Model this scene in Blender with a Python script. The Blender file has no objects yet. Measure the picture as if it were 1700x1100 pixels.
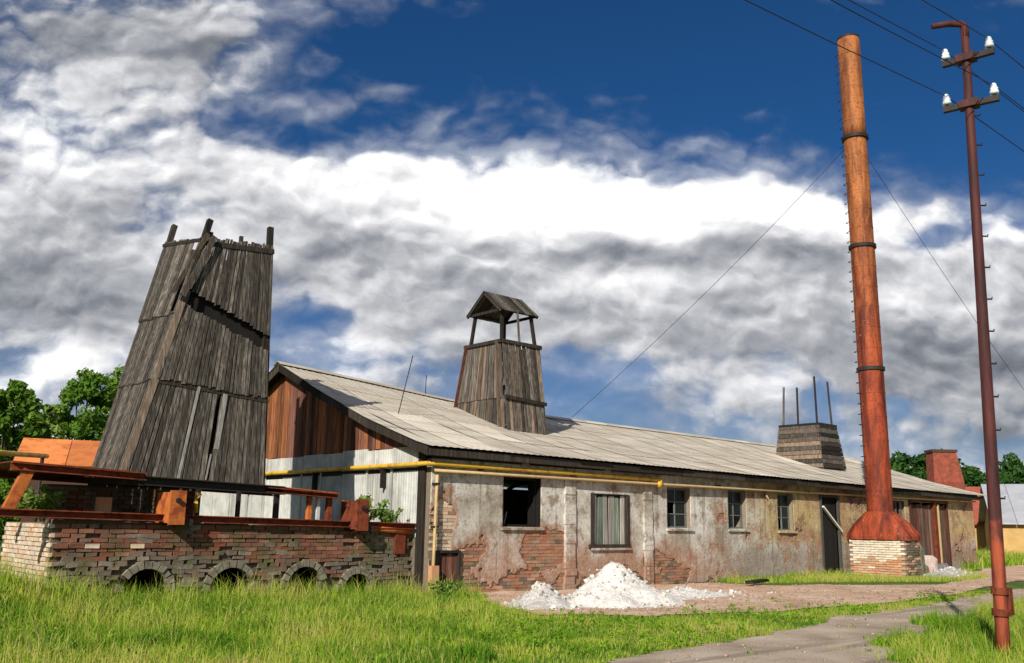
import bpy, math, random
import numpy as np
from math import sin, cos, pi, radians, sqrt, exp, atan2
from mathutils import Matrix, Vector

random.seed(7)
RNG = np.random.default_rng(11)
sc = bpy.context.scene
COL = sc.collection

# ------------------------------------------------------------------ camera
# world frame: x runs along the long wall of the shed, y along its gable, z up,
# origin at the foot of the shed's near corner (metres)
PW, PH, FPX = 1700.0, 1100.0, 1521.75
CAM = np.array([-12.044, -15.889, 1.498])
CX = np.array([0.74082, -0.67154, 0.01517])
CU = np.array([-0.14918, -0.14247, 0.97849])
CF = np.array([0.65493, 0.72715, 0.20572])
cd = bpy.data.cameras.new('camera')
cd.sensor_width = 36.0
cd.lens = 36.0 * FPX / PW
cd.clip_start = 0.1
cd.clip_end = 5000
cam = bpy.data.objects.new('camera', cd)
COL.objects.link(cam)
m3 = Matrix(((CX[0], CU[0], -CF[0]), (CX[1], CU[1], -CF[1]), (CX[2], CU[2], -CF[2])))
cam.matrix_world = Matrix.Translation(Vector(CAM)) @ m3.to_4x4()
sc.camera = cam

# pixel -> direction -> a known plane (ground, wall, deck ...)
def ray(px, py): return CF * FPX + CX * (px - PW / 2) - CU * (py - PH / 2)
def onz(px, py, z=0.0):
    v = ray(px, py); return CAM + v * ((z - CAM[2]) / v[2])
def onb(px, py, b=0.0):
    v = ray(px, py); return CAM + v * ((b - CAM[1]) / v[1])
def ona(px, py, a=0.0):
    v = ray(px, py); return CAM + v * ((a - CAM[0]) / v[0])
def above(base, px, py):
    v = ray(px, py); d = v[:2]
    return CAM + v * (((np.array(base[:2]) - CAM[:2]) @ d) / (d @ d))
def ondist(px, py, dist):
    v = ray(px, py); return CAM + v * (dist / np.linalg.norm(v[:2]))

# ------------------------------------------------------------------ light
SUN_EL = radians(31)
SH = np.array([-0.887, -0.461])
SUNV = Vector((SH[0] * cos(SUN_EL), SH[1] * cos(SUN_EL), sin(SUN_EL)))
sl = bpy.data.lights.new('sun', 'SUN')
sl.energy = 4.6
sl.angle = radians(0.5)
sl.color = (1.0, 0.94, 0.84)
so = bpy.data.objects.new('sun', sl)
COL.objects.link(so)
so.rotation_euler = SUNV.to_track_quat('Z', 'Y').to_euler()
sc.view_settings.view_transform = 'Standard'
sc.view_settings.look = 'None'
sc.view_settings.exposure = 0.3
sc.view_settings.gamma = 1.0
sc.view_settings.use_curve_mapping = False

# ------------------------------------------------------------------ node helper
class N:
    def __init__(s, tree): s.t = tree
    def node(s, typ, **kw):
        n = s.t.nodes.new(typ)
        for k, v in kw.items(): setattr(n, k, v)
        return n
    def put(s, sock, v):
        if hasattr(v, 'is_output'): s.t.links.new(v, sock)
        else: sock.default_value = v
    def math(s, op, a, b=None, c=None, clamp=False):
        n = s.node('ShaderNodeMath', operation=op, use_clamp=clamp)
        s.put(n.inputs[0], a)
        if b is not None: s.put(n.inputs[1], b)
        if c is not None: s.put(n.inputs[2], c)
        return n.outputs[0]
    def vmath(s, op, a, b=None, out=0):
        n = s.node('ShaderNodeVectorMath', operation=op)
        s.put(n.inputs[0], a)
        if b is not None: s.put(n.inputs[1], b)
        return n.outputs[out]
    def mix(s, f, a, b, blend='MIX'):
        n = s.node('ShaderNodeMix', data_type='RGBA', blend_type=blend)
        s.put(n.inputs[0], f); s.put(n.inputs[6], a); s.put(n.inputs[7], b)
        return n.outputs[2]
    def noise(s, vec, scale, detail=4, rough=0.55, dist=0.0, lac=2.0):
        n = s.node('ShaderNodeTexNoise')
        if vec is not None: s.put(n.inputs['Vector'], vec)
        n.inputs['Scale'].default_value = scale
        n.inputs['Detail'].default_value = detail
        n.inputs['Roughness'].default_value = rough
        n.inputs['Distortion'].default_value = dist
        n.inputs['Lacunarity'].default_value = lac
        return n.outputs[0]
    def smooth(s, x, lo, hi, a=0.0, b=1.0):
        n = s.node('ShaderNodeMapRange', interpolation_type='SMOOTHSTEP')
        s.put(n.inputs[0], x); s.put(n.inputs[1], lo); s.put(n.inputs[2], hi)
        s.put(n.inputs[3], a); s.put(n.inputs[4], b)
        return n.outputs[0]
    def scale(s, vec, xyz): return s.vmath('MULTIPLY', vec, xyz)
    def ramp(s, f, stops):
        n = s.node('ShaderNodeValToRGB')
        e = n.color_ramp.elements
        while len(e) < len(stops): e.new(0.5)
        for el, (p, c) in zip(e, stops):
            el.position = p; el.color = (c[0], c[1], c[2], 1)
        s.put(n.inputs[0], f)
        return n.outputs[0]

# ------------------------------------------------------------------ sky with broken cumulus
def make_world():
    w = bpy.data.worlds.new('World'); sc.world = w
    w.use_nodes = True
    t = w.node_tree; t.nodes.clear(); g = N(t)
    out = g.node('ShaderNodeOutputWorld'); bg = g.node('ShaderNodeBackground')
    t.links.new(bg.outputs[0], out.inputs[0])
    bg.inputs[1].default_value = 0.1
    sky = g.node('ShaderNodeTexSky', sky_type='NISHITA')
    sky.sun_disc = False
    sky.sun_elevation = SUN_EL
    sky.sun_rotation = atan2(SH[0], SH[1])
    sky.air_density = 1.0; sky.dust_density = 0.4; sky.ozone_density = 3.0
    tc = g.node('ShaderNodeTexCoord').outputs['Generated']
    d = g.vmath('NORMALIZE', tc)
    sp = g.node('ShaderNodeSeparateXYZ'); t.links.new(d, sp.inputs[0])
    dz = sp.outputs[2]
    # broad arrangement of the cloud bank, in directions round the compass
    rt = (CX[0], CX[1], 0.0); rl = sqrt(rt[0] ** 2 + rt[1] ** 2); rt = (rt[0] / rl, rt[1] / rl, 0.0)
    fw = (-rt[1], rt[0], 0.0)
    R_ = g.vmath('DOT_PRODUCT', d, rt, out=1); F_ = g.vmath('DOT_PRODUCT', d, fw, out=1)
    Fc = g.math('MAXIMUM', F_, 0.12)
    cb = g.node('ShaderNodeCombineXYZ')
    t.links.new(g.math('DIVIDE', R_, Fc), cb.inputs[0]); t.links.new(g.math('DIVIDE', dz, Fc), cb.inputs[1])
    uv = cb.outputs[0]
    front = g.smooth(F_, 0.15, 0.5)
    def uvof(px, py):
        v = ray(px, py); f = v @ np.array(fw)
        return (v @ np.array(rt)) / f, v[2] / f
    # ragged edges: the layout is looked up through a warped direction
    def wnoise(vec, sc_, det, ro):
        wn = g.node('ShaderNodeTexNoise'); wn.inputs['Scale'].default_value = sc_; wn.inputs['Detail'].default_value = det; wn.inputs['Roughness'].default_value = ro
        t.links.new(vec, wn.inputs['Vector'])
        return g.vmath('SUBTRACT', wn.outputs['Color'], (0.5, 0.5, 0.5))
    uvw = g.vmath('ADD', uv, g.scale(wnoise(uv, 4.5, 3, 0.5), (0.22, 0.13, 0.0)))
    def field(blobs):
        acc = None
        for px, py, rx, ry, amp in blobs:
            u, v = uvof(px, py)
            q = g.scale(g.vmath('SUBTRACT', uvw, (u, v, 0.0)), (FPX / rx, FPX / ry, 0.0))
            e = g.math('MULTIPLY', g.math('POWER', 2.718, g.math('MULTIPLY', g.vmath('DOT_PRODUCT', q, q, out=1), -1.0)), amp)
            acc = e if acc is None else g.math('ADD', acc, e)
        return g.math('MULTIPLY', acc, front)
    cover = field([
        (1150, 50, 540, 180, -1.1), (1600, 190, 280, 130, -0.85), (760, 90, 190, 130, -0.60),
        (545, 215, 130, 50, -0.52), (490, 565, 55, 40, -0.36), (980, 640, 140, 50, -0.55), (560, 545, 70, 30, -.3), (1350, 680, 160, 30, -.25), (1590, 400, 70, 22, -0.36), (400, 190, 110, 45, -.32), (230, 50, 240, 70, .30), (690, 210, 50, 25, .3), (620, 160, 60, 18, .25), (960, 95, 60, 50, .10),
        (590, 165, 80, 20, 0.22), (900, 330, 430, 80, 0.55), (1380, 365, 260, 55, 0.45), (620, 330, 160, 100, 0.30),
        (150, 300, 360, 340, 0.34), (1100, 510, 480, 120, 0.50), (1550, 570, 300, 170, 0.46), (640, 480, 200, 100, 0.36), (900, 430, 400, 50, 0.3), (200, 480, 300, 120, 0.16)])
    light = field([
        (860, 320, 440, 78, 0.84), (110, 175, 140, 80, 0.38), (140, 255, 90, 40, 0.22), (70, 600, 190, 55, 0.42), (380, 430, 80, 45, 0.18),
        (1420, 360, 230, 45, 0.46), (1180, 480, 190, 45, 0.16), (590, 490, 110, 35, 0.24), (600, 605, 70, 30, 0.32), (440, 80, 100, 60, 0.12),
        (920, 412, 330, 22, -0.26), (1190, 480, 160, 32, .20), (980, 470, 110, 26, .16), (1540, 480, 120, 35, .18), (250, 60, 230, 80, -0.24), (60, 480, 280, 90, -0.16), (1300, 590, 260, 60, -0.10), (1200, 680, 340, 40, -0.10),
        (0, 40, 130, 120, -0.12), (700, 600, 100, 80, -0.12), (1580, 660, 220, 80, -0.10)])
    # billows: small-scale warp keeps the edges curdled, not streaky
    p0 = g.vmath('ADD', uv, g.scale(wnoise(uv, 9.0, 4, 0.6), (0.06, 0.045, 0.0)))
    pz = g.scale(p0, (1.0, 1.5, 1.0))
    big = lambda v: g.noise(v, 4.2, 3, 0.52)
    def sml(v):   # rounded lobes with sharp creases, plus fine curdling
        lobes = g.math('ABSOLUTE', g.math('MULTIPLY_ADD', g.noise(v, 7.5, 3, 0.5), 2.0, -1.0))
        return g.math('ADD', g.math('MULTIPLY', lobes, 0.95), g.math('MULTIPLY', g.noise(v, 22.0, 5, 0.62), 0.50))
    b0, b1 = big(pz), big(g.vmath('ADD', pz, (-0.02, 0.055, 0.0)))
    s0, s1 = sml(pz), sml(g.vmath('ADD', pz, (-0.006, 0.016, 0.0)))
    n2 = g.math('ADD', g.math('MULTIPLY', b0, 0.62), g.math('MULTIPLY', s0, 0.38))
    low = g.smooth(dz, 0.34, 0.02)
    dens = g.math('ADD', g.math('ADD', g.math('MULTIPLY', n2, 2.1), g.math('MULTIPLY', low, 0.10)), cover)
    alpha = g.math('MAXIMUM', g.smooth(dens, 0.86, 1.28), g.smooth(g.math('ADD', dens, g.math('MULTIPLY', s0, 0.6)), 0.55, 1.6, 0.0, 0.42))
    rel = g.math('ADD', g.math('MULTIPLY', g.math('SUBTRACT', b0, b1), 1.5), g.math('MULTIPLY', g.math('SUBTRACT', s0, s1), 1.0))
    core = g.smooth(dens, 1.05, 1.7, 0.10, -0.05)
    lum = g.math('ADD', g.math('ADD', rel, core), g.math('ADD', light, 0.50))
    ccol = g.ramp(lum, [(0.0, (1.0, 1.12, 1.38)), (0.25, (1.95, 2.08, 2.38)), (0.50, (3.7, 3.8, 4.05)), (0.76, (6.6, 6.6, 6.8)), (1.0, (9.6, 9.6, 9.5))])
    tintb = g.mix(g.smooth(dz, 0.42, 0.05), (0.10, 0.29, 0.48, 1), (0.26, 0.32, 0.45, 1))
    blue = g.mix(1.0, sky.outputs[0], tintb, 'MULTIPLY')
    col = g.mix(alpha, blue, ccol)
    t.links.new(col, bg.inputs[0])
make_world()

# ------------------------------------------------------------------ mesh builder
OFF = {}
class MB:
    def __init__(s): s.v = []; s.f = []
    def add(s, vs, fs):
        k = len(s.v); s.v += [tuple(map(float, q)) for q in vs]; s.f += [tuple(i + k for i in q) for q in fs]; return s
    def hexa(s, p):   # p: 4 bottom (ccw seen from above) then 4 top
        return s.add(p, [(3, 2, 1, 0), (4, 5, 6, 7), (0, 1, 5, 4), (1, 2, 6, 5), (2, 3, 7, 6), (3, 0, 4, 7)])
    def box(s, x0, x1, y0, y1, z0, z1):
        return s.hexa([(x0, y0, z0), (x1, y0, z0), (x1, y1, z0), (x0, y1, z0), (x0, y0, z1), (x1, y0, z1), (x1, y1, z1), (x0, y1, z1)])
    def bar(s, p, q, w, h=None, up=(0, 0, 1)):
        p, q = Vector(p), Vector(q); h = h or w
        d = (q - p).normalized(); up = Vector(up)
        if abs(d.dot(up)) > 0.95: up = Vector((0, 1, 0))
        x = d.cross(up).normalized() * (w / 2); y = x.cross(d).normalized() * (h / 2)
        c = [-x - y, x - y, x + y, -x + y]
        return s.hexa([p + k for k in c] + [q + k for k in c])
    def tube(s, pts, rad, n=8, cap=True):
        pts = [Vector(p) for p in pts]
        rad = rad if hasattr(rad, '__len__') else [rad] * len(pts)
        base = len(s.v)
        for i, p in enumerate(pts):
            d = (pts[min(i + 1, len(pts) - 1)] - pts[max(i - 1, 0)]).normalized()
            a = Vector((0, 0, 1)) if abs(d.z) < 0.9 else Vector((1, 0, 0))
            x = d.cross(a).normalized(); y = d.cross(x).normalized()
            for k in range(n):
                an = 2 * pi * k / n
                s.v.append(tuple(p + (x * cos(an) + y * sin(an)) * rad[i]))
        for i in range(len(pts) - 1):
            for k in range(n):
                a0 = base + i * n + k; a1 = base + i * n + (k + 1) % n
                s.f.append((a0, a0 + n, a1 + n, a1))
        if cap:
            s.f.append(tuple(base + k for k in range(n)))
            s.f.append(tuple(base + (len(pts) - 1) * n + k for k in reversed(range(n))))
        return s
    def build(s, name, mat, parent=None, smooth=False, off=None):
        o3 = OFF[parent.name] if parent else (off if off is not None else (0, 0, 0))
        me = bpy.data.meshes.new(name)
        me.from_pydata([(x - o3[0], y - o3[1], z - o3[2]) for x, y, z in s.v], [], s.f)
        me.materials.append(mat)
        if smooth: me.shade_smooth()
        me.update()
        return link(name, me, parent, (0, 0, 0) if parent else o3, o3)
def link(name, me, parent, loc, off):
    o = bpy.data.objects.new(name, me); COL.objects.link(o)
    o.location = loc
    if parent: o.parent = parent
    OFF[o.name] = tuple(off)
    return o
def thing(name, label, cat, loc, group=None):
    o = bpy.data.objects.new(name, None); COL.objects.link(o)
    o.empty_display_size = 0.3
    o.location = loc; OFF[o.name] = tuple(loc)
    return tag(o, label, cat, group)
def tag(o, label=None, cat=None, group=None, kind=None):
    if label: o['label'] = label
    if cat: o['category'] = cat
    if group: o['group'] = group
    if kind: o['kind'] = kind
    return o
def place(name, me, parent, wloc):
    o3 = OFF[parent.name]
    return link(name, me, parent, (wloc[0] - o3[0], wloc[1] - o3[1], wloc[2] - o3[2]), o3)
def npmesh(name, V, F, mat, parent=None, off=(0, 0, 0), cols=None, smooth=False):
    me = bpy.data.meshes.new(name)
    V = np.asarray(V, dtype=np.float64) - np.array(OFF[parent.name] if parent else off)
    F = np.asarray(F)
    n, k = F.shape
    me.vertices.add(len(V)); me.vertices.foreach_set('co', V.astype(np.float32).ravel())
    me.loops.add(n * k); me.loops.foreach_set('vertex_index', F.astype(np.int32).ravel())
    me.polygons.add(n); me.polygons.foreach_set('loop_start', (np.arange(n) * k).astype(np.int32))
    me.update(calc_edges=True)
    if cols is not None:
        at = me.attributes.new('tint', 'FLOAT', 'POINT'); at.data.foreach_set('value', np.asarray(cols, dtype=np.float32))
    me.materials.append(mat)
    if smooth: me.shade_smooth()
    return link(name, me, parent, (0, 0, 0) if parent else off, OFF[parent.name] if parent else off)

# smooth value noise in numpy for heights and masks
_perm = RNG.random((64, 64))
def vnoise(x, y):
    x = np.asarray(x, float); y = np.asarray(y, float)
    xi = np.floor(x).astype(int); yi = np.floor(y).astype(int); fx = x - xi; fy = y - yi
    fx = fx * fx * (3 - 2 * fx); fy = fy * fy * (3 - 2 * fy)
    g = lambda i, j: _perm[i % 64, j % 64]
    return (g(xi, yi) * (1 - fx) + g(xi + 1, yi) * fx) * (1 - fy) + (g(xi, yi + 1) * (1 - fx) + g(xi + 1, yi + 1) * fx) * fy
def fbm(x, y, o=4):
    s = 0; a = 0.5; t = 0
    for i in range(o):
        s = s + a * vnoise(np.asarray(x) * 2 ** i + 17.3 * i, np.asarray(y) * 2 ** i + 5.1 * i); t += a; a *= 0.5
    return s / t

# ------------------------------------------------------------------ materials
def mat(name, fn, rough=0.85, metal=0.0, spec=0.25, bump=None):
    m = bpy.data.materials.new(name); m.use_nodes = True
    t = m.node_tree; b = t.nodes['Principled BSDF']; g = N(t)
    b.inputs['Roughness'].default_value = rough; b.inputs['Metallic'].default_value = metal
    b.inputs['Specular IOR Level'].default_value = spec
    geo = g.node('ShaderNodeNewGeometry'); P = geo.outputs['Position']
    oi = g.node('ShaderNodeObjectInfo').outputs['Random']
    isl = geo.outputs['Random Per Island']
    r = fn(g, P, g.math('FRACT', g.math('ADD', oi, g.math('MULTIPLY', isl, 0.999))))
    if isinstance(r, tuple) and len(r) == 2 and hasattr(r[0], 'is_output'): col, hgt = r
    else: col, hgt = r, None
    g.put(b.inputs['Base Color'], col)
    if hgt is not None:
        bn = g.node('ShaderNodeBump'); bn.inputs['Strength'].default_value = bump[0] if bump else 0.4
        bn.inputs['Distance'].default_value = bump[1] if bump else 0.01
        t.links.new(hgt, bn.inputs['Height']); t.links.new(bn.outputs[0], b.inputs['Normal'])
    return m
def c4(c): return (c[0], c[1], c[2], 1)

def wood(name, dark, mid, light, grain=(26, 26, 1.3), stain=None):
    def fn(g, P, rnd):
        q = g.vmath('ADD', g.scale(P, grain), g.scale(g.vmath('ADD', (1, 1, 1), (0, 0, 0)), (0, 0, 0)))
        cb = g.node('ShaderNodeCombineXYZ'); g.put(cb.inputs[0], g.math('MULTIPLY', rnd, 37.0)); g.put(cb.inputs[1], g.math('MULTIPLY', rnd, 91.0))
        q = g.vmath('ADD', q, cb.outputs[0])
        n = g.noise(q, 1.0, 6, 0.65, 0.3)
        c = g.ramp(n, [(0.28, dark), (0.52, mid), (0.78, light)])
        val = g.math('ADD', 0.48, g.math('MULTIPLY', rnd, 0.98))
        hs = g.node('ShaderNodeHueSaturation'); g.put(hs.inputs['Value'], val); g.put(hs.inputs['Color'], c)
        c = hs.outputs[0]
        if stain:
            s = g.noise(P, 1.6, 5, 0.6)
            c = g.mix(g.smooth(s, 0.5, 0.68), c, c4(stain))
        return c, n
    return mat(name, fn, 0.9, 0, 0.15, (0.5, 0.01))
def plain(name, col, var=0.18, scale=6.0, rough=0.8, metal=0.0, rust=None, spec=0.25):
    def fn(g, P, rnd):
        n = g.noise(P, scale, 6, 0.62)
        c = g.mix(n, c4([k * (1 - 2 * var) for k in col]), c4([min(1, k * (1 + 2 * var)) for k in col]))
        hs = g.node('ShaderNodeHueSaturation'); g.put(hs.inputs['Value'], g.smooth(rnd, 0, 1, 0.85, 1.15)); g.put(hs.inputs['Color'], c)
        c = hs.outputs[0]
        if rust:
            c = g.mix(g.smooth(g.noise(P, scale * 0.6, 7, 0.7), 0.48, 0.62), c, c4(rust))
        return c, n
    return mat(name, fn, rough, metal, spec, (0.3, 0.01))
def brickm(name, tones, dirt, moss=0.0):
    def fn(g, P, rnd):
        n = len(tones)
        c = g.ramp(rnd, [((i + 0.5) / n, tones[i]) for i in range(n)])
        a = g.noise(P, 22, 5, 0.6)
        c = g.mix(g.smooth(a, 0.35, 0.75, 0.0, 0.45), c, c4(dirt))
        b = g.noise(P, 1.9, 6, 0.65)
        c = g.mix(g.smooth(b, 0.46, 0.62, 0.0, 0.8), c, c4(dirt))
        sm = g.noise(g.scale(P, (1.0, 1.0, 1.6)), 3.1, 6, 0.7)
        c = g.mix(g.smooth(sm, 0.45, 0.63, 0.0, 0.62), c, c4([k_ * .8 + .03 for k_ in dirt]))
        if moss: c = g.mix(g.smooth(g.noise(P, 2.7, 6, 0.65), 0.5, 0.62, 0, moss), c, (0.10, 0.105, 0.035, 1))
        return c, a
    return mat(name, fn, 0.92, 0, 0.12, (0.5, 0.012))

M = {}
M['oldwood'] = wood('weathered_grey_wood', (0.020, 0.016, 0.013), (0.090, 0.076, 0.062), (0.26, 0.232, 0.195))
M['oldwood_left'] = M['oldwood']
M['darkwood'] = wood('dark_wood', (0.012, 0.010, 0.008), (0.035, 0.028, 0.022), (0.08, 0.065, 0.05))
M['redwood'] = wood('rust_red_wood', (0.06, 0.022, 0.012), (0.225, 0.082, 0.034), (0.42, 0.185, 0.075), (22, 22, 1.6), None)
M['greywood2'] = wood('grey_brown_wood', (0.05, 0.038, 0.03), (0.17, 0.125, 0.09), (0.36, 0.28, 0.21))
M['shutterwood'] = wood('green_grey_wood', (0.04, 0.06, 0.042), (0.17, 0.22, 0.165), (0.46, 0.50, 0.40))
M['brownplank'] = wood('brown_plank_wood', (0.05, 0.018, 0.012), (0.14, 0.06, 0.04), (0.27, 0.15, 0.11))
M['paleboard'] = wood('bleached_board', (0.13, 0.12, 0.105), (0.30, 0.28, 0.245), (0.50, 0.475, 0.43))
M['rust'] = plain('rusted_steel', (0.20, 0.045, 0.018), 0.32, 9, 0.75, 0.1, (0.09, 0.022, 0.012))
M['rustorange'] = plain('orange_rusted_steel', (0.50, 0.14, 0.03), 0.25, 7, 0.75, 0.0, (0.25, 0.055, 0.02))
M['darksteel'] = plain('dark_steel', (0.035, 0.028, 0.026), 0.3, 12, 0.65, 0.3)
M['black'] = plain('soot_and_shade_black', (0.012, 0.010, 0.009), 0.3, 6, 0.95)  # also paints the shade of the doorway, first window and tower band
M['yellow'] = plain('yellow_pipe_paint', (0.66, 0.40, 0.035), 0.16, 5, 0.5, 0.0, (0.42, 0.20, 0.03), 0.4)
M['paleyellow'] = plain('faded_pipe_paint', (0.46, 0.33, 0.16), 0.2, 5, 0.6)
M['white'] = plain('porcelain', (0.62, 0.66, 0.68), 0.12, 5, 0.18, 0.0, None, 0.6)
M['whitewash'] = plain('whitewash', (0.72, 0.68, 0.60), 0.14, 9, 0.9)
M['glass'] = plain('dusty_dark_glass', (0.014, 0.018, 0.017), 0.4, 5, 0.3, 0.0, None, 0.18)
M['frame'] = plain('grey_window_paint', (0.13, 0.145, 0.135), 0.3, 20, 0.85)
M['greyframe'] = plain('dark_window_frame', (0.06, 0.06, 0.05), 0.3, 20, 0.85)
M['wire'] = plain('wire', (0.03, 0.03, 0.035), 0.1, 5, 0.5, 0.6)
M['brick'] = brickm('red_brick', [(0.23, 0.066, 0.036), (0.28, 0.090, 0.050), (0.20, 0.064, 0.040), (0.30, 0.125, 0.072), (0.25, 0.080, 0.045), (0.32, 0.165, 0.105)], (0.125, 0.082, 0.056), .45)
M['brick_old'] = brickm('sooty_mossy_brick', [(0.19, 0.125, 0.09), (0.23, 0.17, 0.125), (0.16, 0.115, 0.09), (0.26, 0.215, 0.16), (0.22, 0.115, 0.078), (0.29, 0.25, 0.195)], (0.12, 0.105, 0.075), 0.8)
M['brick_warm'] = brickm('warm_wall_brick', [(0.36, 0.135, 0.068), (0.42, 0.18, 0.095), (0.32, 0.12, 0.066), (0.46, 0.235, 0.135), (0.38, 0.15, 0.078), (0.48, 0.29, 0.19)], (0.30, 0.205, 0.14))
M['brick_pale'] = brickm('lime_washed_brick', [(0.62, 0.42, 0.25), (0.70, 0.56, 0.40), (0.56, 0.30, 0.16), (0.74, 0.62, 0.46)], (0.50, 0.42, 0.33))
M['brick_white'] = brickm('whitewashed_brick', [(0.74, 0.66, 0.50), (0.80, 0.74, 0.60), (0.66, 0.52, 0.36), (0.78, 0.70, 0.55)], (0.60, 0.50, 0.38))
M['brick_orange'] = brickm('orange_brick', [(0.52, 0.19, 0.085), (0.60, 0.28, 0.13), (0.46, 0.14, 0.06), (0.62, 0.38, 0.22)], (0.50, 0.36, 0.24))
M['mortar'] = plain('old_mortar', (0.23, 0.18, 0.13), 0.2, 14, 0.95)
M['mortar_dark'] = plain('dark_mortar', (0.135, 0.10, 0.072), 0.25, 14, 0.95)
M['stone'] = plain('pale_arch_stone', (0.215, 0.19, 0.14), 0.34, 9, 0.95, 0, (0.115, 0.10, 0.066))

def f_plaster(g, P, rnd):
    sp = g.node('ShaderNodeSeparateXYZ'); g.put(sp.inputs[0], P)
    X, Z = sp.outputs[0], sp.outputs[2]
    n1 = g.noise(P, 0.9, 7, 0.62, 0.3); n2 = g.noise(P, 2.6, 7, 0.66); n3 = g.noise(P, 14, 5, 0.6)
    c = g.ramp(n1, [(0.30, (0.23, 0.195, 0.15)), (0.42, (0.40, 0.36, 0.295)), (0.53, (0.55, 0.52, 0.455)), (0.68, (0.68, 0.655, 0.60))])
    # ochre wash towards the far door
    och = g.math('MULTIPLY', g.smooth(X, 11.2, 13.5), g.smooth(g.math('ADD', Z, g.math('MULTIPLY', n2, 0.9)), 1.25, 1.8))
    c = g.mix(g.math('MULTIPLY', och, 0.85), c, (0.50, 0.355, 0.15, 1))
    # grey cement repair low down
    gm = g.math('MULTIPLY', g.smooth(X, 10.0, 12.0), g.smooth(g.math('ADD', Z, g.math('MULTIPLY', n2, 0.9)), 1.55, 1.1))
    c = g.mix(g.math('MULTIPLY', gm, 0.75), c, (0.27, 0.265, 0.235, 1))
    # brown damp and flaking stains
    c = g.mix(g.smooth(n2, 0.49, 0.64, 0, 0.8), c, (0.20, 0.135, 0.08, 1))
    # thin wash through which the brick shows
    rs = g.noise(P, 1.2, 5, 0.6)
    low = g.smooth(g.math('ADD', Z, g.math('MULTIPLY', rs, 2.2)), 2.45, 1.55)
    low = g.math('MULTIPLY', low, g.smooth(X, 12.0, 9.0, 0.35, 1.0))
    rows = g.math('MULTIPLY', g.math('PINGPONG', Z, 0.038), 26.3)
    bk = g.mix(g.smooth(rows, 0.0, 0.3), (0.30, 0.225, 0.16, 1), g.mix(g.noise(g.scale(P, (4.2, 4.2, 13.0)), 1.0, 2, 0.5), (0.24, 0.10, 0.056, 1), (0.46, 0.235, 0.135, 1)))
    near = g.node('ShaderNodeAttribute', attribute_name='tint').outputs['Fac']
    low = g.math('MAXIMUM', g.math('MULTIPLY', low, 0.8), g.math('MULTIPLY', g.smooth(g.math('ADD', near, g.math('MULTIPLY', g.math('SUBTRACT', n3, 0.5), 0.9)), 0.30, 0.98), 0.88))
    c = g.mix(low, c, bk)
    # vertical run-off streaks
    st = g.noise(g.scale(P, (6.0, 6.0, 0.30)), 1.0, 6, 0.62)
    c = g.mix(g.smooth(st, 0.53, 0.70, 0, 0.62), c, (0.125, 0.09, 0.055, 1))
    c = g.mix(g.smooth(n3, 0.50, 0.68, 0, 0.42), c, (0.13, 0.10, 0.07, 1))
    # lighter flakes
    c = g.mix(g.smooth(g.noise(P, 5.5, 7, 0.72), 0.57, 0.65, 0, 0.65), c, (0.64, 0.60, 0.53, 1))
    return c, g.math('ADD', n3, n2)
M['plaster'] = mat('crumbling_plaster', f_plaster, 0.93, 0, 0.12, (0.6, 0.02))

def f_roof(g, P, rnd):
    n = g.noise(g.scale(P, (0.35, 2.2, 2.2)), 1.3, 7, 0.62, 0.4)
    c = g.ramp(n, [(0.30, (0.36, 0.305, 0.235)), (0.5, (0.47, 0.415, 0.335)), (0.7, (0.58, 0.535, 0.46))])
    m = g.noise(P, 9, 6, 0.7)
    c = g.mix(g.smooth(m, 0.56, 0.72, 0, 0.35), c, (0.28, 0.245, 0.19, 1))
    s = g.noise(g.scale(P, (3.0, 0.5, 0.5)), 1.0, 5, 0.6)
    c = g.mix(g.smooth(s, 0.56, 0.74, 0, 0.4), c, (0.30, 0.255, 0.19, 1))
    c = g.mix(g.smooth(g.noise(P, 0.6, 6, 0.65), 0.52, 0.68, 0, 0.5), c, (0.33, 0.27, 0.19, 1))
    val = g.math('ADD', g.math('ADD', 0.90, g.math('MULTIPLY', rnd, 0.14)), g.smooth(rnd, 0.93, 0.94, 0.0, 0.22))
    hs = g.node('ShaderNodeHueSaturation'); g.put(hs.inputs['Value'], val); g.put(hs.inputs['Color'], c)
    return hs.outputs[0], m
M['roof'] = mat('weathered_fibre_cement', f_roof, 0.88, 0, 0.15, (0.25, 0.01))

def f_panel(g, P, rnd):
    n = g.noise(P, 2.2, 6, 0.65)
    c = g.ramp(n, [(0.3, (0.33, 0.33, 0.30)), (0.55, (0.50, 0.50, 0.465)), (0.8, (0.64, 0.63, 0.59))])
    s = g.noise(g.scale(P, (9, 9, 0.4)), 1.0, 5, 0.6)
    c = g.mix(g.smooth(s, 0.50, 0.70, 0, 0.6), c, (0.25, 0.23, 0.19, 1))
    hs = g.node('ShaderNodeHueSaturation'); g.put(hs.inputs['Value'], g.smooth(rnd, 0, 1, 0.8, 1.08)); g.put(hs.inputs['Color'], c)
    return hs.outputs[0], n
M['panel'] = mat('whitish_cladding', f_panel, 0.85, 0, 0.2)

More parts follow.
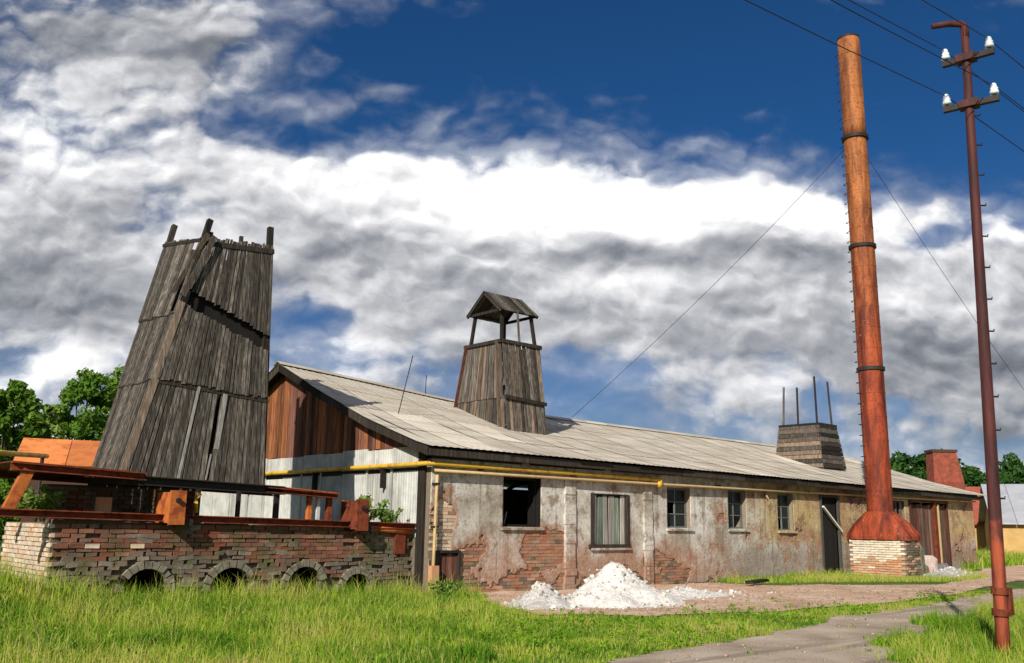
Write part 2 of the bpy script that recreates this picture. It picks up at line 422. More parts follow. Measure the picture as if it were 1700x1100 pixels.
def f_stack(g, P, rnd):
    sp = g.node('ShaderNodeSeparateXYZ'); g.put(sp.inputs[0], P)
    n = g.noise(g.scale(P, (2.6, 2.6, 0.5)), 1.0, 8, 0.68, 0.4)
    fine = g.noise(P, 11, 6, 0.7)
    hi = g.smooth(g.math('ADD', sp.outputs[2], g.math('MULTIPLY', n, 5.0)), 8.0, 17.5)
    dark = g.mix(hi, (0.075, 0.014, 0.009, 1), (0.15, 0.048, 0.018, 1))
    lite = g.mix(hi, (0.38, 0.066, 0.022, 1), (0.47, 0.165, 0.046, 1))
    c = g.mix(g.smooth(n, 0.33, 0.66), dark, lite)
    c = g.mix(g.smooth(fine, 0.50, 0.66, 0, 0.7), c, (0.11, 0.025, 0.014, 1))
    c = g.mix(g.smooth(g.noise(P, 5, 6, 0.7), 0.62, 0.72, 0, 0.4), c, (0.62, 0.36, 0.18, 1))
    run = g.noise(g.scale(P, (9.0, 9.0, 0.22)), 1.0, 6, 0.65)
    c = g.mix(g.smooth(run, 0.54, 0.68, 0, 0.7), c, (0.085, 0.022, 0.014, 1))
    return c, fine
M['stack'] = mat('rusty_chimney_steel', f_stack, 0.7, 0.0, 0.25, (0.3, 0.01))
def f_pole(g, P, rnd):
    sp = g.node('ShaderNodeSeparateXYZ'); g.put(sp.inputs[0], P)
    n = g.noise(g.scale(P, (14, 14, 1.2)), 1.0, 7, 0.65)
    c = g.mix(g.smooth(n, 0.3, 0.7), (0.028, 0.010, 0.010, 1), (0.098, 0.024, 0.021, 1))
    low = g.smooth(g.math('ADD', sp.outputs[2], g.math('MULTIPLY', g.noise(P, 3, 5, 0.6), 1.2)), 2.3, 1.9)
    c = g.mix(low, c, g.mix(g.smooth(n, 0.35, 0.65), (0.10, 0.022, 0.014, 1), (0.34, 0.070, 0.028, 1)))
    c = g.mix(g.smooth(g.noise(P, 16, 5, 0.7), 0.58, 0.70, 0, 0.7), c, (0.07, 0.02, 0.015, 1))
    return c, n
M['pole'] = mat('red_oxide_pole', f_pole, 0.7, 0.0, 0.3, (0.3, 0.008))

def f_ground(g, P, rnd):
    n = g.noise(P, 0.5, 6, 0.6); k = g.noise(P, 6, 6, 0.65)
    c = g.ramp(n, [(0.3, (0.055, 0.10, 0.018)), (0.55, (0.10, 0.15, 0.028)), (0.75, (0.16, 0.19, 0.045))])
    c = g.mix(g.smooth(k, 0.5, 0.7, 0, 0.6), c, (0.045, 0.06, 0.018, 1))
    return c, k
M['ground'] = mat('meadow_soil', f_ground, 0.95, 0, 0.1, (0.6, 0.05))
def f_dirt(g, P, rnd):
    n = g.noise(P, 0.8, 6, 0.6, 0.4); k = g.noise(P, 18, 6, 0.7)
    c = g.ramp(n, [(0.3, (0.40, 0.255, 0.17)), (0.5, (0.54, 0.36, 0.25)), (0.72, (0.64, 0.48, 0.36))])
    c = g.mix(g.smooth(k, 0.48, 0.72, 0, 0.45), c, (0.33, 0.22, 0.15, 1))
    c = g.mix(g.smooth(g.noise(P, 40, 3, 0.6), 0.66, 0.74, 0, 0.7), c, (0.62, 0.56, 0.48, 1))
    return c, k
M['dirt'] = mat('pinkish_dirt', f_dirt, 0.95, 0, 0.1, (0.35, 0.02))
def f_road(g, P, rnd):
    n = g.noise(P, 0.7, 6, 0.6, 0.3); k = g.noise(P, 30, 5, 0.7)
    c = g.ramp(n, [(0.3, (0.24, 0.18, 0.13)), (0.5, (0.39, 0.31, 0.235)), (0.72, (0.52, 0.43, 0.34))])
    c = g.mix(g.smooth(k, 0.5, 0.7, 0, 0.5), c, (0.16, 0.12, 0.095, 1))
    # wheel ruts run along the track
    rut = g.noise(g.vmath('MULTIPLY', g.vmath('ADD', P, (0, 0, 0)), (0.10, 0.9, 1.0)), 1.6, 6, 0.6, 0.5)
    c = g.mix(g.smooth(rut, 0.50, 0.60, 0, 0.55), c, (0.15, 0.115, 0.09, 1))
    c = g.mix(g.smooth(g.noise(P, 55, 2, 0.6), 0.64, 0.72, 0, 0.6), c, (0.48, 0.43, 0.37, 1))
    return c, k
M['road'] = mat('worn_track', f_road, 0.95, 0, 0.08, (0.35, 0.02))
def f_lime(g, P, rnd):
    k = g.noise(P, 16, 6, 0.7)
    c = g.mix(g.smooth(k, 0.38, 0.62, 0, 0.75), (0.80, 0.775, 0.73, 1), (0.50, 0.45, 0.385, 1))
    c = g.mix(g.smooth(g.noise(P, 3.2, 5, 0.65), 0.50, 0.68, 0, 0.55), c, (0.46, 0.40, 0.33, 1))
    hs = g.node('ShaderNodeHueSaturation'); g.put(hs.inputs['Value'], g.smooth(rnd, 0, 1, 0.62, 1.05)); g.put(hs.inputs['Color'], c)
    return hs.outputs[0], k
M['lime'] = mat('crushed_lime', f_lime, 0.9, 0, 0.15, (0.8, 0.05))

def leafmat(name, stops, trans=0.35):
    m = bpy.data.materials.new(name); m.use_nodes = True
    t = m.node_tree; t.nodes.clear(); g = N(t)
    at = g.node('ShaderNodeAttribute', attribute_name='tint')
    c = g.ramp(at.outputs['Fac'], stops)
    d = g.node('ShaderNodeBsdfDiffuse'); tr = g.node('ShaderNodeBsdfTranslucent'); mx = g.node('ShaderNodeMixShader')
    t.links.new(c, d.inputs[0])
    t.links.new(g.mix(1.0, c, (1.0, 1.0, 0.5, 1), 'MULTIPLY'), tr.inputs[0])
    mx.inputs[0].default_value = trans
    t.links.new(d.outputs[0], mx.inputs[1]); t.links.new(tr.outputs[0], mx.inputs[2])
    o = g.node('ShaderNodeOutputMaterial'); t.links.new(mx.outputs[0], o.inputs[0])
    return m
M['grass'] = leafmat('meadow_grass', [(0.0, (0.10, 0.22, 0.018)), (0.35, (0.21, 0.36, 0.028)), (0.62, (0.33, 0.45, 0.045)), (0.82, (0.40, 0.44, 0.07)), (1.0, (0.50, 0.45, 0.15))])
M['leaf'] = leafmat('tree_leaves', [(0.0, (0.045, 0.105, 0.016)), (0.5, (0.115, 0.225, 0.030)), (1.0, (0.23, 0.34, 0.055))])
M['leafdark'] = leafmat('dark_tree_leaves', [(0.0, (0.020, 0.055, 0.014)), (0.5, (0.045, 0.11, 0.025)), (1.0, (0.10, 0.18, 0.04))])
M['weed'] = leafmat('weed_leaves', [(0.0, (0.07, 0.14, 0.025)), (0.5, (0.17, 0.28, 0.05)), (1.0, (0.34, 0.40, 0.12))])
M['bark'] = wood('tree_bark', (0.03, 0.024, 0.018), (0.09, 0.07, 0.05), (0.17, 0.14, 0.11), (12, 12, 2.0))

# ================================================================== GROUND
def gh(x, y):
    x = np.asarray(x, float); y = np.asarray(y, float)
    h = 0.62 * np.exp(-(((x + 8.9) / 1.5) ** 2 + ((y - 0.2) / 2.0) ** 2))
    h = h + 0.10 * np.exp(-(((x + 6.0) / 3.0) ** 2 + ((y + 0.6) / 1.6) ** 2))
    h = h + 0.05 * (fbm(x * 0.4, y * 0.4, 3) - 0.5) * np.exp(-((y + 6) / 12) ** 2)
    return h
def ghf(x, y): return float(gh(x, y))
def axis(lo, hi, step):
    a = list(np.arange(lo, hi + 1e-6, step))
    for k in (1.5, 3, 6, 12, 30, 80, 200, 500, 1500): a.append(hi + k); a.insert(0, lo - k)
    return np.array(sorted(a))
gx, gy = axis(-22, 34, 0.5), axis(-18, 20, 0.5)
GX, GY = np.meshgrid(gx, gy, indexing='ij')
V = np.stack([GX.ravel(), GY.ravel(), gh(GX, GY).ravel()], 1)
ny = len(gy); I, J = np.meshgrid(np.arange(len(gx) - 1), np.arange(ny - 1), indexing='ij')
q = (I * ny + J).ravel()
tag(npmesh('ground', V, np.stack([q, q + ny, q + ny + 1, q + 1], 1), M['ground'], smooth=True), kind='structure', label='green meadow ground round the old works')

def inpoly(x, y, poly):
    x = np.asarray(x); y = np.asarray(y); r = np.zeros(x.shape, bool); n = len(poly)
    for i in range(n):
        x0, y0 = poly[i]; x1, y1 = poly[(i + 1) % n]
        c = ((y0 > y) != (y1 > y)) & (x < (x1 - x0) * (y - y0) / (y1 - y0 + 1e-12) + x0)
        r ^= c
    return r
def gpix(pts): return [tuple(onz(px, py)[:2]) for px, py in pts]
def sheet(name, poly, lift, matl, label, cell=0.09, wob=0.30):
    P = np.array(poly); x0, y0 = P.min(0) - 0.5; x1, y1 = P.max(0) + 0.5
    xs = np.arange(x0, x1, cell); ys = np.arange(y0, y1, cell)
    A, B = np.meshgrid(xs, ys, indexing='ij')
    cxm, cym = A[:-1, :-1] + cell / 2, B[:-1, :-1] + cell / 2
    wx = (fbm(cxm * 0.9, cym * 0.9, 4) - 0.5) * 2 * wob; wy = (fbm(cxm * 0.9 + 40, cym * 0.9 + 9, 4) - 0.5) * 2 * wob
    ok = inpoly(cxm + wx, cym + wy, poly)
    n = len(ys); I, J = np.nonzero(ok); q = I * n + J
    Z = gh(A, B) + lift + 0.012 * (fbm(A * 2, B * 2, 3) - 0.5) * (1 if lift < 0.01 else 0.6)
    V = np.stack([A.ravel(), B.ravel(), Z.ravel()], 1)
    F = np.stack([q, q + n, q + n + 1, q + 1], 1)
    used, inv = np.unique(F, return_inverse=True)
    return tag(npmesh(name, V[used], inv.reshape(F.shape), matl, smooth=True), kind='structure', label=label)
ROAD = gpix([(1030, 1099), (1210, 1066), (1390, 1029), (1560, 1002), (1680, 980)]) + [(20.0, -6.3), (40.0, -3.0), (42.0, -7.0), (16.0, -9.2)] + gpix([(1640, 1016), (1560, 1052), (1470, 1099)]) + [(-3.5, -13.6), (-7, -16.0), (-10.5, -12.5)]
YARD = gpix([(800, 1000), (900, 1022), (1080, 1024), (1300, 1016), (1480, 1000), (1600, 986)]) + [(20, -4.6), (34, -2.5), (44, 1.5), (29.5, 0.2), (24, -1.4), (20, -3.2)] + gpix([(1560, 972), (1290, 972)]) + [(9.5, -0.2), (1.2, -0.2)]
sheet('yard', YARD, 0.022, M['dirt'], 'pinkish bare dirt yard below the long wall')
sheet('track', ROAD, 0.026, M['road'], 'worn grey track curving past the yard')

# ================================================================== LIME SHED
LEN, DEP = 28.2, 13.0
_rb = np.array([-0.35, 0.06, 2.06, 4.19, 6.5]); _rz = (np.array([3.08, 3.19, 3.83, 4.66, 5.64]) - 3.08) / 2.56
_ra = np.array([-0.4, 0.0, 2.3, 5.4, 9.8, 29.2]); _rr = np.array([5.66, 5.64, 5.48, 5.24, 5.09, 5.02])
def roofz(a, b):
    b = b if b <= 6.5 else 13.0 - b
    ze = 3.085 - 0.0052 * max(a, 0)
    zr = float(np.interp(a, _ra, _rr))
    return ze + (zr - ze) * float(np.interp(b, _rb, _rz))
shed = thing('lime_shed', 'long low shed with crumbling plastered brick wall and pale corrugated roof', 'shed', (0, 0, 0))

OPEN = [(2.06, 3.26, 1.44, 2.57), (5.02, 6.40, 0.97, 2.29), (8.02, 9.04, 1.46, 2.55), (10.84, 11.74, 1.46, 2.58), (13.45, 14.32, 1.43, 2.57),
        (16.03, 17.06, -0.05, 2.52), (20.6, 22.0, 0.95, 2.56), (22.35, 25.6, -0.05, 2.56), (0.22, 0.79, -0.05, 0.87)]
def wall_boxes(mb, y0, y1, ztop, lo, hi):
    ops = sorted(OPEN); cur = lo
    for a0, a1, z0, z1 in ops:
        if a0 > cur: mb.box(cur, a0, y0, y1, -0.2, ztop)
        if z0 > 0: mb.box(a0, a1, y0, y1, -0.2, z0)
        mb.box(a0, a1, y0, y1, z1, ztop)
        cur = a1
    mb.box(cur, hi, y0, y1, -0.2, ztop)
w = MB(); wall_boxes(w, 0.02, 0.42, 2.93, 0.0, LEN)
wall = w.build('long_wall', M['mortar'], shed)
# which places have lost their plaster
def efield(a, z):
    a = np.asarray(a, float); z = np.asarray(z, float)
    n = fbm(a * 1.1, z * 1.6, 5) - 0.5; n2 = fbm(a * 4 + 7, z * 4, 4) - 0.5
    e = (0.42 - z) * 1.2 * np.clip((10.5 - a) / 3, 0, 1) - np.clip((a - 7.2) / 3, 0, 1) * .2
    e = np.maximum(e, 0.75 - ((a - 3.55) / 0.95) ** 2 - ((z - 0.95) / 0.62) ** 2)
    e = np.maximum(e, 0.55 - ((a - 0.30) / 0.55) ** 2 - ((z - 1.35) / 1.25) ** 2)
    e = np.maximum(e, 0.45 - ((a - 1.1) / 0.7) ** 2 - ((z - 0.75) / 0.75) ** 2)
    e = np.maximum(e, 0.25 - ((a - 7.4) / 0.8) ** 2 - ((z - 0.6) / 0.6) ** 2)
    return e + n * 1.1 + n2 * 0.55
def exposed(a, z): return efield(a, z) > 0.06
cell = 0.03
xs = np.arange(0, LEN + 1e-6, cell); zs = np.arange(0.0, 2.94, cell)
A, Z = np.meshgrid(xs, zs, indexing='ij')
cxm, czm = A[:-1, :-1] + cell / 2, Z[:-1, :-1] + cell / 2
ok = ~exposed(cxm, czm)
for a0, a1, z0, z1 in OPEN: ok &= ~((cxm > a0 - 0.005) & (cxm < a1 + 0.005) & (czm > z0 - 0.005) & (czm < z1 + 0.005))
ok &= ~((cxm > 24.9) & (cxm < 25.7) & (czm < 2.56))
n = len(zs); I, J = np.nonzero(ok); q = I * n + J
Y = -0.006 - 0.010 * (fbm(A * 1.5, Z * 1.5, 3) - 0.5)
V = np.stack([A.ravel(), Y.ravel(), Z.ravel()], 1); F = np.stack([q, q + n, q + n + 1, q + 1], 1)
used, inv = np.unique(F, return_inverse=True)
pl = npmesh('plaster', V[used], inv.reshape(F.shape), M['plaster'], wall, cols=np.clip((efield(V[used][:, 0], V[used][:, 2]) + .62) / .70, 0, 1))
sd = pl.modifiers.new('thick', 'SOLIDIFY'); sd.thickness = 0.014; sd.offset = -1.0

# bricks: a few shared, slightly chipped meshes
def brick_mesh(name, l, d, h, matl, seed, ch=0.006):
    r = random.Random(seed); b = MB()
    j = lambda: r.uniform(-ch, ch)
    pts = []
    for z in (-h / 2, h / 2):
        for x, y in ((-l / 2, -d / 2), (l / 2, -d / 2), (l / 2, d / 2), (-l / 2, d / 2)): pts.append((x + j(), y + j(), z + j()))
    b.hexa(pts)
    me = bpy.data.meshes.new(name); me.from_pydata(b.v, [], b.f); me.materials.append(matl); return me
def brick_set(matl, l=0.238, d=0.11, h=0.066, k=6): return [brick_mesh('brick', l * (1 - 0.03 * (i % 3)), d, h, matl, i) for i in range(k)]
def lay_bricks(spots, parent, sets, keep=290, stuff_name='brickwork', rough=False):
    """spots: (x, y, z, key, size rank); the ones showing largest become single bricks, the rest one part"""
    spots = sorted(spots, key=lambda s: s[4])
    for i, (x, y, z, k, _r) in enumerate(spots[:keep]):
        o = place('brick', random.choice(sets[k]), parent, (x, y, z))
        if rough and k == 'old': o.scale = (random.uniform(.7, 1.25), 1, random.uniform(.75, 1.45)); o.rotation_euler = (0, random.uniform(-.09, .09), 0)
    rest = {}
    for x, y, z, k, _r in spots[keep:]: rest.setdefault(k, []).append((x, y, z))
    for k, lst in rest.items():
        mb = MB()
        for x, y, z in lst:
            me = random.choice(sets[k]); u_, w_ = (random.uniform(.7, 1.25), random.uniform(.75, 1.45)) if rough and k == 'old' else (1, 1); mb.add([(v.co.x * u_ + x, v.co.y + y, v.co.z * w_ + z) for v in me.vertices], [tuple(p.vertices) for p in me.polygons])
        tag(mb.build(stuff_name, sets[k][0].materials[0], parent), kind='stuff')
SB = {'red': brick_set(M['brick_warm']), 'pale': brick_set(M['brick_pale']), 'old': brick_set(M['brick_old'])}
spots = []
for row in range(37):
    z = 0.04 + row * 0.076
    for c in range(46):
        a = 0.12 + c * 0.25 + (0.125 if row % 2 else 0)
        if a > 11.2: continue
        if any(a0 - 0.11 < a < a1 + 0.11 and z0 - 0.04 < z < z1 + 0.04 for a0, a1, z0, z1 in OPEN): continue
        probe = exposed([a - 0.14, a, a + 0.14, a, a], [z, z, z, z - 0.07, z + 0.07])
        if not probe.any(): continue
        k = 'pale' if (a < 0.9 and z > 0.35 and random.random() < 0.8) else ('red' if random.random() < 0.72 + 0.2 * (2.5 < a < 4.6) else 'old')
        spots.append((a + random.uniform(-.006, .006), 0.060 + random.uniform(-0.006, 0.005), z, k, a + (0 if probe.all() else 4)))
lay_bricks(spots, wall, SB)

# other walls
b = MB(); b.box(0.0, 0.30, 0.42, DEP, -0.2, 2.60); b.box(0.0, 0.06, 0.42, 0.62, 2.60, 3.14); gw = b.build('gable_wall', M['mortar'], shed)
MB().box(0.0, LEN, DEP, DEP + 0.3, -0.2, 2.93).build('back_wall', M['plaster'], shed)
b = MB(); b.box(LEN - 0.3, LEN, 0.42, DEP, -0.2, 2.93); b.build('end_wall', M['plaster'], shed)
b = MB()
b.add([(LEN - .05, 0.0, 2.93), (LEN - .05, 13.0, 2.93), (LEN - .05, 6.5, 4.95), (LEN - .15, 0.0, 2.93), (LEN - .15, 13.0, 2.93), (LEN - .15, 6.5, 4.95)], [(0, 1, 2), (5, 4, 3), (0, 3, 4, 1), (1, 4, 5, 2), (2, 5, 3, 0)])
b.build('end_gable', M['greywood2'], shed)

# pilasters, crumbling
for a0, a1, d in ((4.04, 4.40, 0.035), (7.0, 7.34, 0.03)):
    p = MB(); zz = 0.0
    while zz < 2.86:
        hgt = random.uniform(0.10, 0.26); x0 = a0 + random.uniform(-.02, .03); x1 = a1 + random.uniform(-.03, .02); dd = d + random.uniform(-.02, .015)
        p.box(x0, x1, -dd - 0.03, 0.02, zz + 0.003, min(zz + hgt, 2.88)); zz += hgt
    po = p.build('pilaster', M['plaster'], shed)

# windows
def window_frame(i, kind):
    a0, a1, z0, z1 = OPEN[i]
    y = 0.14; t = 0.055
    f = MB()
    f.box(a0, a0 + t, y, y + .06, z0, z1); f.box(a1 - t, a1, y, y + .06, z0, z1)
    f.box(a0 + t, a1 - t, y, y + .06, z0, z0 + t); f.box(a0 + t, a1 - t, y, y + .06, z1 - t, z1)
    win = f.build('window', M['frame'] if kind == 'grid' else M['black'] if kind == 'black' else M['greyframe'], shed)
    s = MB(); s.hexa([(a0 - .06, -.07, z0 - .07), (a1 + .06, -.07, z0 - .07), (a1 + .06, .10, z0 - .07), (a0 - .06, .10, z0 - .07), (a0 - .06, -.07, z0 - .018), (a1 + .06, -.07, z0 - .018), (a1 + .06, .10, z0 - .003), (a0 - .06, .10, z0 - .003)])
    s.build('sill', M['plaster'], win)
    return win
def panes(win, i, nx, nz, skip=()):
    a0, a1, z0, z1 = OPEN[i]; t = 0.055; y = 0.15
    xs_ = np.linspace(a0 + t, a1 - t, nx + 1); zs_ = np.linspace(z0 + t, z1 - t, nz + 1)
    for k in range(1, nx): MB().box(xs_[k] - .016, xs_[k] + .016, y - .005, y + .035, z0 + t, z1 - t).build('mullion', M['frame'], win)
    for k in range(1, nz): MB().box(a0 + t, a1 - t, y - .001, y + .03, zs_[k] - .013, zs_[k] + .013).build('glazing_bar', M['frame'], win)
    for p in range(nx):
        for q_ in range(nz):
            if (p, q_) in skip: continue
            tl = random.uniform(-.006, .006)
            g_ = MB(); x0, x1, c0, c1 = xs_[p] + .005, xs_[p + 1] - .005, zs_[q_] + .005, zs_[q_ + 1] - .005
            g_.hexa([(x0, y + .012, c0), (x1, y + .012 + tl, c0), (x1, y + .017 + tl, c0), (x0, y + .017, c0), (x0, y + .012, c1), (x1, y + .012 + tl, c1), (x1, y + .017 + tl, c1), (x0, y + .017, c1)])
            g_.build('pane', M['glass'], win)
w1 = window_frame(0, 'black'); tag(w1, 'window opening without glass')
MB().bar((2.30, 0.22, 1.50), (2.38, 0.22, 1.78), .03).build('broken_bar', M['frame'], w1)
MB().box(3.245, 3.262, .015, .43, 1.44, 2.57).build('shade_lining', M['black'], w1)  # black sheet added so the sunlit reveal reads as shade, like the frame
w2 = window_frame(1, 'open'); tag(w2, 'window boarded up with greenish planks')
a0, a1, z0, z1 = OPEN[1]
for k in range(6):
    x0 = a0 + .07 + k * .215; zt = z1 - random.uniform(.02, .10); zb = z0 + random.uniform(-.05, .08); lean = random.uniform(-.03, .03)
    wd = random.uniform(.14, .195)
    MB().hexa([(x0, .05, zb), (x0 + wd, .05, zb), (x0 + wd, .08, zb), (x0, .08, zb), (x0 + lean, .05, zt), (x0 + wd + lean, .05, zt), (x0 + wd + lean, .08, zt), (x0 + lean, .08, zt)]).build('plank', M['paleboard'] if k in (0, 2, 3, 5) else M['shutterwood'], w2)
MB().box(a0 - .12, a1 + .04, -.06, .045, z0 - .03, z0 + .07).build('ledge', M['darkwood'], w2)
MB().box(a0 - .04, a0 + .05, -.03, .045, z0 + .07, z1).build('jamb', M['darkwood'], w2)
MB().box(a1 - .05, a1 + .04, -.03, .045, z0 + .07, z1).build('jamb', M['darkwood'], w2)
w3 = window_frame(2, 'grid'); panes(w3, 2, 2, 3, {(0, 1)})
w4 = window_frame(3, 'grid'); panes(w4, 3, 2, 3, {(1, 0)})
w5 = window_frame(4, 'grid'); panes(w5, 4, 2, 3, {(0, 0)})
w6 = window_frame(6, 'grid')
for k in range(4): MB().box(20.7 + k * .34, 20.7 + k * .34 + random.uniform(.12, .22), .06, .09, .95, 2.5).build('plank', M['greywood2'], w6)
# doorway closed by black planks that paint its inside shade, and a slanting bar
dr = MB(); dr.box(15.93, 16.03, -.05, .12, 0, 2.62); dr.box(17.06, 17.15, -.05, .12, 0, 2.62); dr.box(16.03, 17.06, -.05, .12, 2.52, 2.62)
door = dr.build('door', M['greyframe'], shed); tag(door, 'plank door, black for the shade of its opening, with a pale slanting bar')
for k in range(7): MB().box(16.035 + k * .146, 16.035 + k * .146 + .138, .05 + .008 * (k % 2), .08, .03, 2.5).build('plank', M['black'], door)
MB().bar((16.02, -.08, 2.22), (17.16, -.08, 1.42), .075, .05).build('bar', M['whitewash'], door)
# plank front at the far end
pd = MB(); pd.box(22.33, 22.43, -.06, .10, 0, 2.64); pd.box(25.52, 25.62, -.06, .10, 0, 2.64); pd.box(22.43, 25.52, -.06, .10, 2.56, 2.64)
pd = pd.build('plank_gate', M['brownplank'], shed)
xk = 22.46
while xk < 25.4:
    wd = random.uniform(.13, .20); zt = 2.54 - random.uniform(0, .12)
    MB().box(xk, xk + wd - .015, .02 + random.uniform(-.015, .015), .05, .02, zt).build('plank', random.choice([M['brownplank'], M['brownplank'], M['greywood2']]), pd)
    xk += wd
MB().box(24.28, 24.46, -.11, .0, 0, 2.62).build('post', M['rust'], pd)
MB().box(24.62, 24.68, -.12, -.06, 0, 2.5).build('pipe', M['paleyellow'], pd)
# low hatch at the corner
h = MB(); h.box(.17, .23, -.05, .10, 0, .93); h.box(.78, .84, -.05, .10, 0, .93); h.box(.23, .78, -.05, .10, .87, .93)
hatch = h.build('hatch', M['darkwood'], shed)
for k in range(4): MB().box(.235 + k * .137, .235 + k * .137 + .128, .01, .04, .02, .85 - .02 * (k % 2)).build('plank', M['brownplank'], hatch)
MB().box(-.02, .17, -.16, -.03, .12, .62).build('meter_box', M['brick_orange'], shed)

# gable: rust-red boarding above, pale cladding below
def board_between(b0, b1, zlo, zhi0, zhi1, x0=-.03, x1=0.0):
    return MB().hexa([(x0, b0, zlo), (x1, b0, zlo), (x1, b1, zlo), (x0, b1, zlo), (x0, b0, zhi0), (x1, b0, zhi0), (x1, b1, zhi1), (x0, b1, zhi1)])
boarding = MB().box(-.005, .05, .42, DEP, 2.6, 2.68).build('gable_boarding', M['darkwood'], shed)
for (bb0, bb1) in ((0.45, 6.5), (6.5, 12.6)):
    bb = bb0
    while bb < bb1 - .02:
        wd = min(random.uniform(.14, .21), bb1 - bb); gap = random.uniform(.004, .012)
        zl = 3.13 + random.uniform(-.03, .03); o = random.uniform(-.008, .008)
        zt0, zt1 = roofz(0, bb) - .11, roofz(0, bb + wd - gap) - .11
        if zt1 > zl + .05 and zt0 > zl + .02:
            mt = M['redwood'] if random.random() < .70 else M['brownplank']
            board_between(bb, bb + wd - gap, zl, zt0, zt1, -.035 + o, -.008 + o).build('board', mt, boarding)
        bb += wd
def ribbed(b0, b1, zlo, zhi, x):
    vs = []; n_ = max(2, int((b1 - b0) / .045)); fs = []
    for j, z in enumerate((zlo, zhi)):
        for d_ in (0, .012):
            for i in range(n_ + 1): vs.append((x + d_ + (-.009 if i % 2 else .009), b0 + (b1 - b0) * i / n_, z))
    k = n_ + 1
    for i in range(n_):
        fs += [(i + 1, i, 2 * k + i, 2 * k + i + 1), (k + i, k + i + 1, 3 * k + i + 1, 3 * k + i), (i, i + 1, k + i + 1, k + i), (2 * k + i + 1, 2 * k + i, 3 * k + i, 3 * k + i + 1)]
    return MB().add(vs, fs)
clad = MB().box(-.02, -.002, .40, 12.6, 2.55, 2.75).build('cladding', M['darkwood'], shed)
bb = .40
while bb < 12.5:
    wd = random.choice((.95, 1.0, 1.12))
    b1 = min(bb + wd, 12.6)
    o = random.uniform(-.012, .006)
    ribbed(bb, b1 - .012, 2.70 + random.uniform(-.02, .02), 3.15 + random.uniform(-.03, .02), -.05 + o).build('panel', M['panel'], clad)
    o = random.uniform(-.012, .006)
    ribbed(bb, b1 - .012, 1.2, 2.60 + random.uniform(-.03, .02), -.045 + o).build('panel', M['panel'], clad)
    if random.random() < .6: MB().box(-.075, -.052, b1 - .05, b1 + .02, 1.2, 2.68).build('batten', M['panel'], clad)
    bb += wd
MB().box(-.06, .0, .16, .40, .0, 3.14).build('corner_post', M['darkwood'], shed)
MB().box(-.055, .0, .42, 12.6, .0, 1.2).build('plinth', M['brick_old'], shed)

# roof: corrugated sheets laid in courses, sagging ridge
roof = MB(); rp = [(a_, 6.5, roofz(a_, 6.5) - .16) for a_ in np.linspace(-.2, 28.2, 12)]
roof.tube(rp, .10, 4)
roof = roof.build('roof', M['darkwood'], shed)
for k in range(15):
    a = .1 + k * 2.0
    for s_ in (0, 1):
        p = [(a, (-.25 if not s_ else 13.25), roofz(a, -.25) - .10), (a, 3.2 if not s_ else 9.8, roofz(a, 3.2) - .10), (a, 6.45 if not s_ else 6.55, roofz(a, 6.5) - .10)]
        MB().tube(p, .075, 4).build('rafter', M['darkwood'], roof)
cols_ = np.arange(-.38, 28.75, 1.12); rows_ = [-.40, 1.40, 3.15, 4.88, 6.52]
def sheet_mesh(a0, a1, b0, b1, lift0, lift1, back=False):
    na, nb = 25, 5; vs = []
    for j in range(nb):
        t = j / (nb - 1); b_ = b0 + (b1 - b0) * t
        for i in range(na):
            a = a0 + (a1 - a0) * i / (na - 1)
            z = roofz(a, b_) + lift0 + (lift1 - lift0) * t + .0055 * cos(2 * pi * i / 4)
            vs.append((a, 13.0 - b_ if back else b_, z))
    fs = []
    for j in range(nb - 1):
        for i in range(na - 1):
            k = j * na + i; f = (k, k + 1, k + na + 1, k + na)
            fs.append(f[::-1] if back else f)
    return vs, fs
for ia, a in enumerate(cols_):
    for ir in range(4):
        b0, b1 = rows_[ir] - (.10 if ir else 0), rows_[ir + 1]
        b0 += random.uniform(-.03, .03) if ir else random.uniform(-.05, .02)
        l0 = .009 + random.uniform(0, .006); l1 = .002 + random.uniform(0, .005)
        vs, fs = sheet_mesh(a + random.uniform(-.01, .01), a + 1.19, b0, b1, l0 + .004 * (ia % 2), l1 + .004 * (ia % 2))
        m_ = MB(); m_.add(vs, fs); m_.build('roof_sheet', M['roof'], roof)
    vs, fs = sheet_mesh(a, a + 1.19, -.4, 6.52, .015, .015, True)
    MB().add(vs, fs).build('roof_sheet', M['roof'], roof)
rc = MB(); 
for a_, a2 in zip(np.arange(-.4, 28.6, 1.0), np.arange(.6, 29.6, 1.0)):
    z0, z1 = roofz(a_, 6.5) + .035, roofz(a2, 6.5) + .035
    rc.add([(a_, 6.28, z0 - .075), (a_, 6.5, z0 + .03), (a_, 6.72, z0 - .075), (a2 + .04, 6.28, z1 - .075), (a2 + .04, 6.5, z1 + .03), (a2 + .04, 6.72, z1 - .075)], [(0, 3, 4, 1), (1, 4, 5, 2)])
rc = rc.build('ridge_cap', M['roof'], roof)
so_ = rc.modifiers.new('t', 'SOLIDIFY'); so_.thickness = .01
